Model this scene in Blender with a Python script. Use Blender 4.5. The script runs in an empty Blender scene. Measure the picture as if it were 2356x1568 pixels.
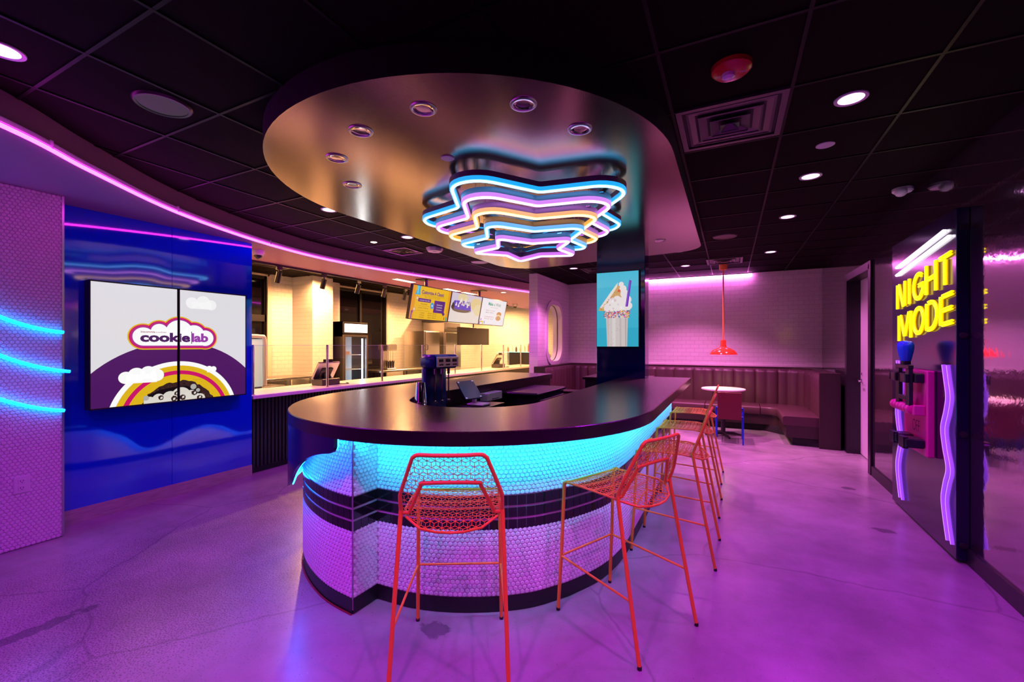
import bpy, math, random
from mathutils import Vector, Matrix
random.seed(7)
S = bpy.context.scene
C = S.collection
PI = math.pi
# ------------------------------------------------------------------ camera, world, exposure
H = 2.74            # ceiling height
cam_d = bpy.data.cameras.new('camera')
cam = bpy.data.objects.new('camera', cam_d)
C.objects.link(cam)
cam.location = (0, 0, 1.44)
cam.rotation_euler = (PI / 2, 0, math.atan(502 / 1000))
cam_d.sensor_width = 36
cam_d.lens = 1000 / 2356 * 36
cam_d.shift_y = 8 / 2356
cam_d.clip_start = 0.02
S.camera = cam
w = bpy.data.worlds.new('night'); S.world = w; w.use_nodes = True
w.node_tree.nodes['Background'].inputs[0].default_value = (0.30, 0.08, 0.60, 1)
w.node_tree.nodes['Background'].inputs[1].default_value = 0.012
S.view_settings.view_transform = 'Standard'
S.view_settings.look = 'None'
S.view_settings.exposure = 0.0
S.view_settings.gamma = 1
S.cycles.use_denoising = True
S.cycles.max_bounces = 7
S.cycles.diffuse_bounces = 3
S.cycles.adaptive_threshold = 0.025
S.cycles.glossy_bounces = 4
S.cycles.transmission_bounces = 6
S.cycles.sample_clamp_indirect = 4
S.cycles.caustics_reflective = False
S.cycles.caustics_refractive = False

# light levels, all in one place
L_DOWN = 110.0      # magenta ceiling downlights (W, per lamp)
L_KITCH = 620.0     # warm kitchen downlights
C_DOWN = (0.60, 0.012, 1.0)
C_FAR = (1.0, 0.20, 0.72)      # pinkish lamps by the white back wall
C_NEAR = (0.85, 0.05, 1.0)   # pinker lamps over the near floor
C_WARM = (1.0, 0.45, 0.155)
E_PINK = (16.0, 0.5, 15.0)       # pink LED lines
E_CYAN = (0.0, 3.0, 6.0)        # under-counter LED lens
L_COUNTER, C_COUNTER = 1.0, (0.0, 0.52, 1.0)    # its lamps, W each
E_NEON = (0.0, 3.0, 15.0)        # cyan wall neon

# ------------------------------------------------------------------ materials
def lin(h):
    h = h.lstrip('#')
    out = []
    for i in (0, 2, 4):
        c = int(h[i:i + 2], 16) / 255
        out.append(c / 12.92 if c <= 0.04045 else ((c + 0.055) / 1.055) ** 2.4)
    return tuple(out)
MATS = {}
def mat(name, base=(.5, .5, .5), rough=.5, metal=0., spec=.5, emit=None, alpha=None, coat=0., trans=0.):
    if name in MATS: return MATS[name]
    m = bpy.data.materials.new(name); m.use_nodes = True
    b = m.node_tree.nodes['Principled BSDF']
    b.inputs['Base Color'].default_value = (*base, 1)
    b.inputs['Roughness'].default_value = rough
    b.inputs['Metallic'].default_value = metal
    b.inputs['Specular IOR Level'].default_value = spec
    b.inputs['Coat Weight'].default_value = coat
    b.inputs['Coat Roughness'].default_value = .05
    b.inputs['Transmission Weight'].default_value = trans
    if emit:
        k = max(max(emit), 1e-4)
        b.inputs['Emission Color'].default_value = (emit[0] / k, emit[1] / k, emit[2] / k, 1)
        b.inputs['Emission Strength'].default_value = k
    MATS[name] = m
    return m
def N(m, t, **kw):
    n = m.node_tree.nodes.new(t)
    for k, v in kw.items(): setattr(n, k, v)
    return n
def LK(m, a, b): m.node_tree.links.new(a, b)
def P(m): return m.node_tree.nodes['Principled BSDF']
def objco(m): return N(m, 'ShaderNodeTexCoord').outputs['Object']
def add_bump(m, scale, strength, dist=.01, detail=3, vec=None, stretch=None):
    n = N(m, 'ShaderNodeTexNoise'); n.inputs['Scale'].default_value = scale; n.inputs['Detail'].default_value = detail
    v = vec or objco(m)
    if stretch:
        mp = N(m, 'ShaderNodeMapping'); mp.inputs['Scale'].default_value = stretch; LK(m, v, mp.inputs['Vector']); v = mp.outputs[0]
    LK(m, v, n.inputs['Vector'])
    bm = N(m, 'ShaderNodeBump'); bm.inputs['Strength'].default_value = strength; bm.inputs['Distance'].default_value = dist
    LK(m, n.outputs['Fac'], bm.inputs['Height']); LK(m, bm.outputs[0], P(m).inputs['Normal'])
    return n
def add_var(m, scale, c0, c1, p0=.35, p1=.65, detail=4, stretch=None):
    n = N(m, 'ShaderNodeTexNoise'); n.inputs['Scale'].default_value = scale; n.inputs['Detail'].default_value = detail
    v = objco(m)
    if stretch:
        mp = N(m, 'ShaderNodeMapping'); mp.inputs['Scale'].default_value = stretch; LK(m, v, mp.inputs['Vector']); v = mp.outputs[0]
    LK(m, v, n.inputs['Vector'])
    r = N(m, 'ShaderNodeValToRGB'); r.color_ramp.elements[0].position = p0; r.color_ramp.elements[1].position = p1
    r.color_ramp.elements[0].color = (*c0, 1); r.color_ramp.elements[1].color = (*c1, 1)
    LK(m, n.outputs['Fac'], r.inputs[0]); LK(m, r.outputs[0], P(m).inputs['Base Color'])
    return r
def emat(name, hexcol, k=.85, gloss=.18):
    c = lin(hexcol)
    return mat(name, (0.004, 0.004, 0.004), gloss, 0, .5, (c[0] * k + 1e-4, c[1] * k + 1e-4, c[2] * k + 1e-4))
def brick(name, axis, base=(.78, .77, .76), mortar=(.52, .50, .50), bw=.152, rh=.076):
    m = mat(name, base, .12, 0, .5)
    sp = N(m, 'ShaderNodeSeparateXYZ'); LK(m, objco(m), sp.inputs[0])
    cb = N(m, 'ShaderNodeCombineXYZ'); LK(m, sp.outputs[axis], cb.inputs[0]); LK(m, sp.outputs[2], cb.inputs[1])
    bt = N(m, 'ShaderNodeTexBrick'); bt.inputs['Scale'].default_value = 1; bt.inputs['Mortar Size'].default_value = .0018
    bt.inputs['Mortar Smooth'].default_value = .2
    bt.inputs['Brick Width'].default_value = bw; bt.inputs['Row Height'].default_value = rh
    bt.inputs['Color1'].default_value = (*base, 1); bt.inputs['Color2'].default_value = (*[c * .96 for c in base], 1); bt.inputs['Mortar'].default_value = (*mortar, 1)
    LK(m, cb.outputs[0], bt.inputs['Vector']); LK(m, bt.outputs['Color'], P(m).inputs['Base Color'])
    # every tile is set at its own slight tilt
    wn = N(m, 'ShaderNodeTexNoise'); wn.inputs['Scale'].default_value = 5.0; wn.inputs['Detail'].default_value = 1; LK(m, objco(m), wn.inputs['Vector'])
    b0 = N(m, 'ShaderNodeBump'); b0.inputs['Strength'].default_value = .25; b0.inputs['Distance'].default_value = .02; LK(m, wn.outputs['Fac'], b0.inputs['Height'])
    b1 = N(m, 'ShaderNodeBump'); b1.invert = True; b1.inputs['Strength'].default_value = .8; b1.inputs['Distance'].default_value = .004
    LK(m, bt.outputs['Fac'], b1.inputs['Height']); LK(m, b0.outputs[0], b1.inputs['Normal']); LK(m, b1.outputs[0], P(m).inputs['Normal'])
    return m

M_floor = mat('polished_concrete', (.32, .30, .30), .28, 0, .5)
def concrete():
    m = M_floor
    co = objco(m)
    n1 = N(m, 'ShaderNodeTexNoise'); n1.inputs['Scale'].default_value = 1.3; n1.inputs['Detail'].default_value = 8; n1.inputs['Roughness'].default_value = .62; LK(m, co, n1.inputs['Vector'])
    r1 = N(m, 'ShaderNodeValToRGB'); r1.color_ramp.elements[0].position = .30; r1.color_ramp.elements[1].position = .72
    r1.color_ramp.elements[0].color = (.19, .18, .18, 1); r1.color_ramp.elements[1].color = (.38, .37, .37, 1); LK(m, n1.outputs['Fac'], r1.inputs[0])
    # exposed aggregate, denser in the ground strip on the left
    v = N(m, 'ShaderNodeTexVoronoi'); v.inputs['Scale'].default_value = 95; LK(m, co, v.inputs['Vector'])
    vr = N(m, 'ShaderNodeTexNoise'); vr.inputs['Scale'].default_value = 130; vr.inputs['Detail'].default_value = 1; LK(m, co, vr.inputs['Vector'])
    sp = N(m, 'ShaderNodeSeparateXYZ'); LK(m, co, sp.inputs[0])
    zone = N(m, 'ShaderNodeMapRange'); zone.inputs['From Min'].default_value = -1.9; zone.inputs['From Max'].default_value = -2.5; LK(m, sp.outputs[0], zone.inputs['Value'])
    zone2 = N(m, 'ShaderNodeMapRange'); zone2.inputs['From Min'].default_value = -4.25; zone2.inputs['From Max'].default_value = -3.75; LK(m, sp.outputs[0], zone2.inputs['Value'])
    zm = N(m, 'ShaderNodeMath', operation='MULTIPLY'); LK(m, zone.outputs[0], zm.inputs[0]); LK(m, zone2.outputs[0], zm.inputs[1])
    th = N(m, 'ShaderNodeMath', operation='MULTIPLY_ADD'); LK(m, zm.outputs[0], th.inputs[0]); th.inputs[1].default_value = .20; th.inputs[2].default_value = .27
    lt = N(m, 'ShaderNodeMath', operation='LESS_THAN'); LK(m, vr.outputs['Fac'], lt.inputs[0]); LK(m, th.outputs[0], lt.inputs[1])
    k = N(m, 'ShaderNodeMath', operation='MULTIPLY'); LK(m, lt.outputs[0], k.inputs[0]); k.inputs[1].default_value = .62
    mx = N(m, 'ShaderNodeMix', data_type='RGBA'); LK(m, k.outputs[0], mx.inputs[0]); LK(m, r1.outputs[0], mx.inputs[6]); mx.inputs[7].default_value = (.07, .06, .07, 1)
    # hairline cracks
    cw = N(m, 'ShaderNodeTexNoise'); cw.inputs['Scale'].default_value = 2.2; cw.inputs['Detail'].default_value = 5; LK(m, co, cw.inputs['Vector'])
    ad = N(m, 'ShaderNodeMix', data_type='VECTOR'); ad.inputs[0].default_value = .16; LK(m, co, ad.inputs[4]); LK(m, cw.outputs['Color'], ad.inputs[5])
    vc = N(m, 'ShaderNodeTexVoronoi', feature='DISTANCE_TO_EDGE'); vc.inputs['Scale'].default_value = .62; LK(m, ad.outputs[1], vc.inputs['Vector'])
    cl = N(m, 'ShaderNodeMapRange'); cl.inputs['From Min'].default_value = .0; cl.inputs['From Max'].default_value = .006; cl.inputs['To Min'].default_value = .38; cl.inputs['To Max'].default_value = 0; LK(m, vc.outputs['Distance'], cl.inputs['Value'])
    mx2 = N(m, 'ShaderNodeMix', data_type='RGBA'); LK(m, cl.outputs[0], mx2.inputs[0]); LK(m, mx.outputs[2], mx2.inputs[6]); mx2.inputs[7].default_value = (.06, .055, .06, 1)
    last = mx2.outputs[2]
    for sx, sy, rx, ry in ((-1.335, 1.785, .085, .055), (1.06, 4.30, .075, .05), (1.06, 5.40, .06, .05), (-3.135, .80, .045, .36)):   # dark stains
        mp = N(m, 'ShaderNodeMapping'); mp.inputs['Location'].default_value = (-sx / rx, -sy / ry, 0); mp.inputs['Scale'].default_value = (1 / rx, 1 / ry, 0); LK(m, co, mp.inputs['Vector'])
        ln = N(m, 'ShaderNodeVectorMath', operation='LENGTH'); LK(m, mp.outputs[0], ln.inputs[0])
        nz = N(m, 'ShaderNodeTexNoise'); nz.inputs['Scale'].default_value = 16; nz.inputs['Detail'].default_value = 3; LK(m, co, nz.inputs['Vector'])
        ma = N(m, 'ShaderNodeMath', operation='MULTIPLY_ADD'); LK(m, nz.outputs['Fac'], ma.inputs[0]); ma.inputs[1].default_value = 1.8; LK(m, ln.outputs['Value'], ma.inputs[2])
        mr = N(m, 'ShaderNodeMapRange'); mr.inputs['From Min'].default_value = 1.75; mr.inputs['From Max'].default_value = 1.95; mr.inputs['To Min'].default_value = .62; mr.inputs['To Max'].default_value = 0; LK(m, ma.outputs[0], mr.inputs['Value'])
        ms = N(m, 'ShaderNodeMix', data_type='RGBA'); LK(m, mr.outputs[0], ms.inputs[0]); LK(m, last, ms.inputs[6]); ms.inputs[7].default_value = (.05, .045, .055, 1); last = ms.outputs[2]
    LK(m, last, P(m).inputs['Base Color'])
    rr = N(m, 'ShaderNodeMapRange'); rr.inputs['From Min'].default_value = .3; rr.inputs['From Max'].default_value = .7; rr.inputs['To Min'].default_value = .245; rr.inputs['To Max'].default_value = .275
    LK(m, n1.outputs['Fac'], rr.inputs['Value']); LK(m, rr.outputs[0], P(m).inputs['Roughness'])
    b = N(m, 'ShaderNodeBump'); b.inputs['Strength'].default_value = .06; b.inputs['Distance'].default_value = .01; LK(m, n1.outputs['Fac'], b.inputs['Height']); LK(m, b.outputs[0], P(m).inputs['Normal'])
concrete()
M_ceil = mat('dark_ceiling_tile', (.006, .003, .0035), .8, 0, .06); add_bump(M_ceil, 160, .25, .003)
M_grid = mat('ceiling_grid_metal', (.0015, .0012, .0012), .45, 0, .12)
M_purplepaint = mat('purple_soffit_paint', (.40, .145, .30), .5)
M_softwhite = mat('white_paint', (.80, .78, .76), .5)
M_canopy = mat('dark_gloss_canopy_paint', (.38, .30, .235), .16, .95); add_bump(M_canopy, 260, .09, .002, 1)
M_canopyside = mat('canopy_edge_black', (.004, .003, .004), .6)
M_mirror = mat('glossy_wall_laminate', (.40, .36, .40), .07, .95); add_bump(M_mirror, 24, .045, .01, 2)
M_blue = mat('glossy_blue_laminate', (.0005, .035, .80), .05, 0, .9, None, None, .6); add_bump(M_blue, 1.6, .012, .02, 1)
M_navy = mat('navy_gloss', (.003, .006, .06), .2, 0, .5)
M_black = mat('black_satin', (.010, .009, .011), .35)
M_blackgloss = mat('black_gloss', (.006, .006, .008), .08, 0, .6)
M_rubber = mat('black_matte', (.012, .011, .012), .7)
M_wood = mat('dark_wood_laminate', (.022, .012, .012), .25, 0, .6)
add_var(M_wood, 6, (.014, .007, .008), (.042, .022, .018), .35, .65, 6, (1, 14, 14))
add_bump(M_wood, 30, .03, .002, 4, None, (1, 10, 10))
M_hex = mat('white_glazed_hex_tile', (.80, .79, .80), .30, 0, .22)
M_grout = mat('white_grout', (.70, .69, .70), .8)
M_blacktile = mat('black_square_tile', (.008, .008, .010), .10, 0, .6)
M_toe = mat('black_base', (.012, .011, .013), .4)
M_trim = mat('brushed_trim', (.55, .55, .58), .3, 1)
M_lightwood = mat('pale_wood_base', (.42, .36, .33), .5); add_var(M_lightwood, 7, (.34, .29, .27), (.50, .43, .40), .3, .7, 5, (12, 1, 12))
M_brick_x = brick('white_subway_tile_back', 0)
M_brick_y = brick('white_subway_tile_side', 1)
M_orange = mat('orange_powder_coat', (.84, .36, .03), .36)
M_steel = mat('stainless_steel', (.62, .60, .58), .26, 1.); add_bump(M_steel, 60, .04, .004, 2, None, (1, 1, .05))
M_chrome = mat('chrome', (.85, .84, .86), .06, 1.)
M_darksteel = mat('dark_steel', (.10, .09, .10), .35, .9)
M_glass = mat('clear_glass', (1, 1, 1), .0)
def clear_glass():
    m = M_glass; m.node_tree.nodes.remove(P(m))
    tr = N(m, 'ShaderNodeBsdfTransparent'); tr.inputs[0].default_value = (.95, .97, .96, 1)
    gl = N(m, 'ShaderNodeBsdfGlossy'); gl.inputs['Roughness'].default_value = .02
    lw = N(m, 'ShaderNodeLayerWeight'); lw.inputs['Blend'].default_value = .5
    pw = N(m, 'ShaderNodeMath', operation='POWER'); LK(m, lw.outputs['Facing'], pw.inputs[0]); pw.inputs[1].default_value = 5
    fr = N(m, 'ShaderNodeMath', operation='MULTIPLY_ADD'); LK(m, pw.outputs[0], fr.inputs[0]); fr.inputs[1].default_value = .35; fr.inputs[2].default_value = .025
    mx = N(m, 'ShaderNodeMixShader'); LK(m, fr.outputs[0], mx.inputs[0]); LK(m, tr.outputs[0], mx.inputs[1]); LK(m, gl.outputs[0], mx.inputs[2])
    LK(m, mx.outputs[0], m.node_tree.nodes['Material Output'].inputs['Surface'])
clear_glass()
M_glassedge = mat('glass_edge', (.75, .85, .82), .15, 0, .5)
M_vinyl = mat('brown_vinyl', (.062, .026, .030), .42); add_bump(M_vinyl, 90, .12, .003)
M_maroon = mat('maroon_plywood', (.16, .010, .022), .4)
M_bluemetal = mat('blue_powder_coat', (.008, .05, .62), .35)
M_tabletop = mat('white_table_top', (.80, .76, .62), .3)
M_pend = mat('orange_red_enamel', (.80, .055, .018), .14, 0, .5, None, None, .4)
M_pendstem = mat('orange_stem', (.75, .20, .03), .35)
M_pink = mat('hot_pink_plastic', (.85, .02, .33), .30)
M_bulbblue = mat('royal_blue_plastic', (.012, .11, .80), .28)
M_red = mat('red_plastic', (.62, .02, .02), .25)
M_whiteplastic = mat('white_plastic', (.80, .79, .80), .3)
M_camdome = mat('smoked_dome', (.02, .02, .03), .05, 0, .6)
M_baffle = mat('chrome_reflector', (.80, .74, .74), .10, 1.)
M_lens = mat('downlight_lens', (.8, .8, .8), .3, 0, .5, (6.0, 2.6, 6.5))
M_warmlens = mat('warm_lens', (.8, .8, .8), .3, 0, .5, (8.0, 6.0, 3.5))
M_pinkled = mat('pink_led', (.3, .1, .3), .4, 0, .5, E_PINK)
M_cyanled = mat('cyan_led', (.1, .3, .3), .4, 0, .5, E_CYAN)
M_neoncyan = mat('cyan_neon', (.1, .3, .3), .4, 0, .5, E_NEON)
M_yellow = mat('yellow_neon', (.5, .4, .0), .4, 0, .5, (2.6, 2.0, .0))
M_yellowhouse = mat('amber_neon_side', (.6, .35, .0), .4, 0, .5, (.85, .42, 0))
M_whiteneon = mat('white_neon', (.8, .8, .8), .4, 0, .5, (3.4, 3.2, 3.4))
M_violet = mat('violet_neon', (.3, .1, .6), .4, 0, .5, (.30, .06, .85))
M_violetcore = mat('violet_neon_core', (.5, .3, .7), .4, 0, .5, (.70, .30, 1.15))
M_clearplastic = mat('frosted_plastic', (.78, .77, .80), .35)
M_channel = mat('neon_channel', (.20, .20, .24), .35, .2)

# ------------------------------------------------------------------ mesh helper
ROOT = {}
class MB:
    def __init__(self): self.v = []; self.f = []; self.mi = []; self.cur = 0
    def add(self, vs, fs):
        o = len(self.v); self.v += [tuple(p) for p in vs]
        for q in fs: self.f.append(tuple(o + i for i in q)); self.mi.append(self.cur)
    def box(self, x0, x1, y0, y1, z0, z1, M=None):
        vs = [(x, y, z) for z in (z0, z1) for y in (y0, y1) for x in (x0, x1)]
        if M: vs = [M @ Vector(p) for p in vs]
        self.add(vs, [(0, 2, 3, 1), (4, 5, 7, 6), (0, 1, 5, 4), (2, 6, 7, 3), (0, 4, 6, 2), (1, 3, 7, 5)])
    def bbox(self, x0, x1, y0, y1, z0, z1, b=.006, M=None):      # box with chamfered edges
        xs, ys, zs = (x0, x1), (y0, y1), (z0, z1)
        vs = []; idx = {}
        for i in (0, 1):
            for j in (0, 1):
                for k in (0, 1):
                    sx, sy, sz = (b if i == 0 else -b), (b if j == 0 else -b), (b if k == 0 else -b)
                    for a in range(3):
                        p = [xs[i] + sx, ys[j] + sy, zs[k] + sz]; p[a] = (xs[i], ys[j], zs[k])[a]
                        idx[(i, j, k, a)] = len(vs); vs.append(tuple(p))
        f = []
        g = lambda i, j, k, a: idx[(i, j, k, a)]
        for s in (0, 1):
            f.append([g(s, 0, 0, 0), g(s, 1, 0, 0), g(s, 1, 1, 0), g(s, 0, 1, 0)])
            f.append([g(0, s, 0, 1), g(1, s, 0, 1), g(1, s, 1, 1), g(0, s, 1, 1)])
            f.append([g(0, 0, s, 2), g(1, 0, s, 2), g(1, 1, s, 2), g(0, 1, s, 2)])
        for a1, a2 in ((0, 1), (0, 2), (1, 2)):
            ax = 3 - a1 - a2
            for s in (0, 1):
                for t in (0, 1):
                    def key(u, a):
                        c = [0, 0, 0]; c[a1] = s; c[a2] = t; c[ax] = u; return g(*c, a)
                    f.append([key(0, a1), key(1, a1), key(1, a2), key(0, a2)])
        for i in (0, 1):
            for j in (0, 1):
                for k in (0, 1): f.append([g(i, j, k, 0), g(i, j, k, 1), g(i, j, k, 2)])
        if M: vs = [M @ Vector(p) for p in vs]
        self.add(vs, f)
    def tube(self, pts, r, n=8, closed=False, cap=True, up=None):
        pts = [Vector(p) for p in pts]; m = len(pts); rr = r if isinstance(r, (list, tuple)) else [r] * m
        vs = []; prev = None
        for i in range(m):
            a = pts[(i - 1) % m] if (closed or i > 0) else pts[i]
            b = pts[(i + 1) % m] if (closed or i < m - 1) else pts[i]
            t = (b - a).normalized()
            if prev is None:
                ref = Vector((0, 0, 1)) if abs(t.z) < .9 else Vector((1, 0, 0))
                nrm = (ref - t * ref.dot(t)).normalized()
            else:
                nrm = prev - t * prev.dot(t)
                nrm = nrm.normalized() if nrm.length > 1e-6 else t.orthogonal().normalized()
            prev = nrm; bn = t.cross(nrm)
            for k in range(n):
                an = 2 * PI * (k + .5) / n
                vs.append(pts[i] + (nrm * math.cos(an) + bn * math.sin(an)) * rr[i])
        fs = []
        for i in range(m if closed else m - 1):
            j = (i + 1) % m
            for k in range(n): fs.append((i * n + k, i * n + (k + 1) % n, j * n + (k + 1) % n, j * n + k))
        if cap and not closed: fs.append(tuple(range(n))[::-1]); fs.append(tuple((m - 1) * n + k for k in range(n)))
        self.add(vs, fs)
    def lathe(self, prof, c=(0, 0, 0), n=24, M=None, cap=True):
        vs = []
        for r, z in prof:
            for k in range(n):
                a = 2 * PI * k / n; p = Vector((r * math.cos(a), r * math.sin(a), z))
                vs.append((M @ p if M else p) + Vector(c))
        fs = [(i * n + k, i * n + (k + 1) % n, (i + 1) * n + (k + 1) % n, (i + 1) * n + k) for i in range(len(prof) - 1) for k in range(n)]
        if cap:
            if prof[0][0] > 1e-6: fs.append(tuple(range(n))[::-1])
            if prof[-1][0] > 1e-6: fs.append(tuple((len(prof) - 1) * n + k for k in range(n)))
        self.add(vs, fs)
    def prism(self, poly, z0, z1):
        n = len(poly)
        self.add([(x, y, z0) for x, y in poly] + [(x, y, z1) for x, y in poly],
                 [tuple(range(n))[::-1], tuple(range(n, 2 * n))] + [(i, (i + 1) % n, n + (i + 1) % n, n + i) for i in range(n)])
    def strip(self, a, b, closed=False):                          # quads between two equally long point rows
        n = len(a); self.add(list(a) + list(b), [(i, (i + 1) % n, n + (i + 1) % n, n + i) for i in range(n if closed else n - 1)])
    def band(self, path, prof, closed=False, caps=True):          # sweep an (offset, z) profile along a plan path
        nr = normals(path, closed); n = len(path); q = len(prof); vs = []
        for (x, y), (nx, ny) in zip(path, nr):
            for o, z in prof: vs.append((x + nx * o, y + ny * o, z))
        fs = []
        for i in range(n if closed else n - 1):
            j = (i + 1) % n
            for k in range(q): fs.append((i * q + k, j * q + k, j * q + (k + 1) % q, i * q + (k + 1) % q))
        if caps and not closed: fs += [tuple(range(q)), tuple((n - 1) * q + k for k in range(q))[::-1]]
        self.add(vs, fs)
    def build(self, name, m, parent=None, smooth=False, label=None):
        me = bpy.data.meshes.new(name)
        off = Vector(ROOT.get(top(parent).name, (0, 0, 0))) if parent else Vector((0, 0, 0))
        me.from_pydata([tuple(Vector(p) - off) for p in self.v], [], self.f); me.update()
        for mm in (m if isinstance(m, list) else [m]): me.materials.append(mm)
        if isinstance(m, list): me.polygons.foreach_set('material_index', self.mi)
        me.validate(); 
        import bmesh
        bm = bmesh.new(); bm.from_mesh(me); bmesh.ops.recalc_face_normals(bm, faces=bm.faces); bm.to_mesh(me); bm.free()
        if smooth:
            me.polygons.foreach_set('use_smooth', [True] * len(me.polygons))
            try: me.set_sharp_from_angle(angle=math.radians(smooth if smooth is not True else 40))
            except Exception: pass
        o = bpy.data.objects.new(name, me); C.objects.link(o)
        if parent: o.parent = parent
        if label: o['label'] = label
        return o
def top(o):
    while o.parent: o = o.parent
    return o
def normals(path, closed=False):
    n = len(path); out = []
    for i in range(n):
        a = path[(i - 1) % n] if (closed or i > 0) else path[i]
        b = path[(i + 1) % n] if (closed or i < n - 1) else path[i]
        dx, dy = b[0] - a[0], b[1] - a[1]; l = math.hypot(dx, dy) or 1
        out.append((dy / l, -dx / l))
    return out
def thing(name, label, cat, loc=(0, 0, 0), rz=0, group=None):
    o = bpy.data.objects.new(name, None); C.objects.link(o); o.empty_display_size = .1
    o.location = loc; o.rotation_euler = (0, 0, rz); o['label'] = label; o['category'] = cat
    if group: o['group'] = group
    ROOT[o.name] = loc
    return o
def tag(o, label, cat, group=None):
    o['label'] = label; o['category'] = cat
    if group: o['group'] = group
    return o
def struct(name, mb, m, smooth=False, parent=None):
    o = mb.build(name, m, parent, smooth)
    if not parent: o['kind'] = 'structure'
    return o
def dup(root, loc, rz, label, group=None):
    r = root.copy(); C.objects.link(r); r.location = loc; r.rotation_euler = (0, 0, rz); r['label'] = label
    if group: r['group'] = group
    for ch in list(root.children):
        c = ch.copy(); C.objects.link(c); c.parent = r
        for g in list(ch.children):
            d = g.copy(); C.objects.link(d); d.parent = c
    return r
def light(kind, loc, energy, color, parent=None, rot=(0, 0, 0), size=.1, angle=2.6, blend=.8, size_y=None):
    d = bpy.data.lights.new('lamp', kind); d.energy = energy; d.color = color
    if kind == 'AREA':
        d.shape = 'DISK' if size_y is None else 'RECTANGLE'; d.size = size
        if size_y: d.size_y = size_y
    elif kind == 'SPOT': d.spot_size = angle; d.spot_blend = blend; d.shadow_soft_size = size
    else: d.shadow_soft_size = size
    o = bpy.data.objects.new('lamp', d); C.objects.link(o)
    off = Vector(ROOT.get(top(parent).name, (0, 0, 0))) if parent else Vector((0, 0, 0))
    o.location = Vector(loc) - off; o.rotation_euler = rot
    if parent: o.parent = parent
    return o
def arc(cx, cy, r, a0, a1, n):
    return [(cx + r * math.cos(math.radians(a0 + (a1 - a0) * i / n)), cy + r * math.sin(math.radians(a0 + (a1 - a0) * i / n))) for i in range(n + 1)]
def catmull(p, n=8):
    out = []
    for i in range(len(p) - 1):
        a = p[max(i - 1, 0)]; b = p[i]; c = p[i + 1]; d = p[min(i + 2, len(p) - 1)]
        for k in range(n):
            t = k / n
            out.append(tuple(.5 * (2 * b[j] + (c[j] - a[j]) * t + (2 * a[j] - 5 * b[j] + 4 * c[j] - d[j]) * t * t + (3 * b[j] - a[j] - 3 * c[j] + d[j]) * t ** 3) for j in range(len(b))))
    out.append(tuple(p[-1])); return out
def fillet(poly, radii, n=6):                                     # round the corners of a closed plan polygon
    out = []; m = len(poly)
    for i in range(m):
        p = Vector(poly[i]); a = (Vector(poly[i - 1]) - p); b = (Vector(poly[(i + 1) % m]) - p)
        la, lb = a.length, b.length; a.normalize(); b.normalize()
        r = radii[i % len(radii)]
        half = math.acos(max(-1, min(1, a.dot(b)))) / 2
        d = min(r / math.tan(half), .48 * la, .48 * lb)
        rr = d * math.tan(half); c = p + (a + b).normalized() * (rr / math.sin(half))
        s, e = p + a * d - c, p + b * d - c
        a0 = math.atan2(s.y, s.x); da = math.atan2(e.y, e.x) - a0
        da = (da + PI) % (2 * PI) - PI
        for k in range(n + 1): out.append((c.x + rr * math.cos(a0 + da * k / n), c.y + rr * math.sin(a0 + da * k / n)))
    return out
def resample(path, step):
    out = [path[0]]; acc = 0
    for a, b in zip(path, path[1:]):
        l = math.hypot(b[0] - a[0], b[1] - a[1])
        if l < 1e-9: continue
        t = step - acc
        while t < l:
            out.append((a[0] + (b[0] - a[0]) * t / l, a[1] + (b[1] - a[1]) * t / l)); t += step
        acc = (acc + l) % step
    out.append(path[-1]); return out
_TXT = {}
def text_polys(s, offset=0.0):
    if (s, offset) in _TXT: return _TXT[(s, offset)]
    cu = bpy.data.curves.new('lettering', 'FONT'); cu.body = s; cu.size = 1; cu.offset = offset; cu.resolution_u = 3
    o = bpy.data.objects.new('lettering', cu); C.objects.link(o)
    dg = bpy.context.evaluated_depsgraph_get()
    me = bpy.data.meshes.new_from_object(o.evaluated_get(dg)); me.calc_loop_triangles()
    tri = [[(me.vertices[i].co.x, me.vertices[i].co.y) for i in t.vertices] for t in me.loop_triangles]
    bpy.data.objects.remove(o); bpy.data.curves.remove(cu); bpy.data.meshes.remove(me)
    xs = [p[0] for t in tri for p in t]; ys = [p[1] for t in tri for p in t]
    _TXT[(s, offset)] = (tri, min(xs), max(xs), min(ys), max(ys))
    return _TXT[(s, offset)]
def clip(poly, x0, x1, y0, y1):
    for ax, lim, sg in ((0, x0, 1), (0, x1, -1), (1, y0, 1), (1, y1, -1)):
        out = []
        for i in range(len(poly)):
            a, b = poly[i - 1], poly[i]
            da, db = sg * (a[ax] - lim), sg * (b[ax] - lim)
            if (da >= 0) != (db >= 0):
                t = da / (da - db); out.append(tuple(a[k] + (b[k] - a[k]) * t for k in range(2)))
            if db >= 0: out.append(b)
        poly = out
        if len(poly) < 3: return None
    return poly
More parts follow.
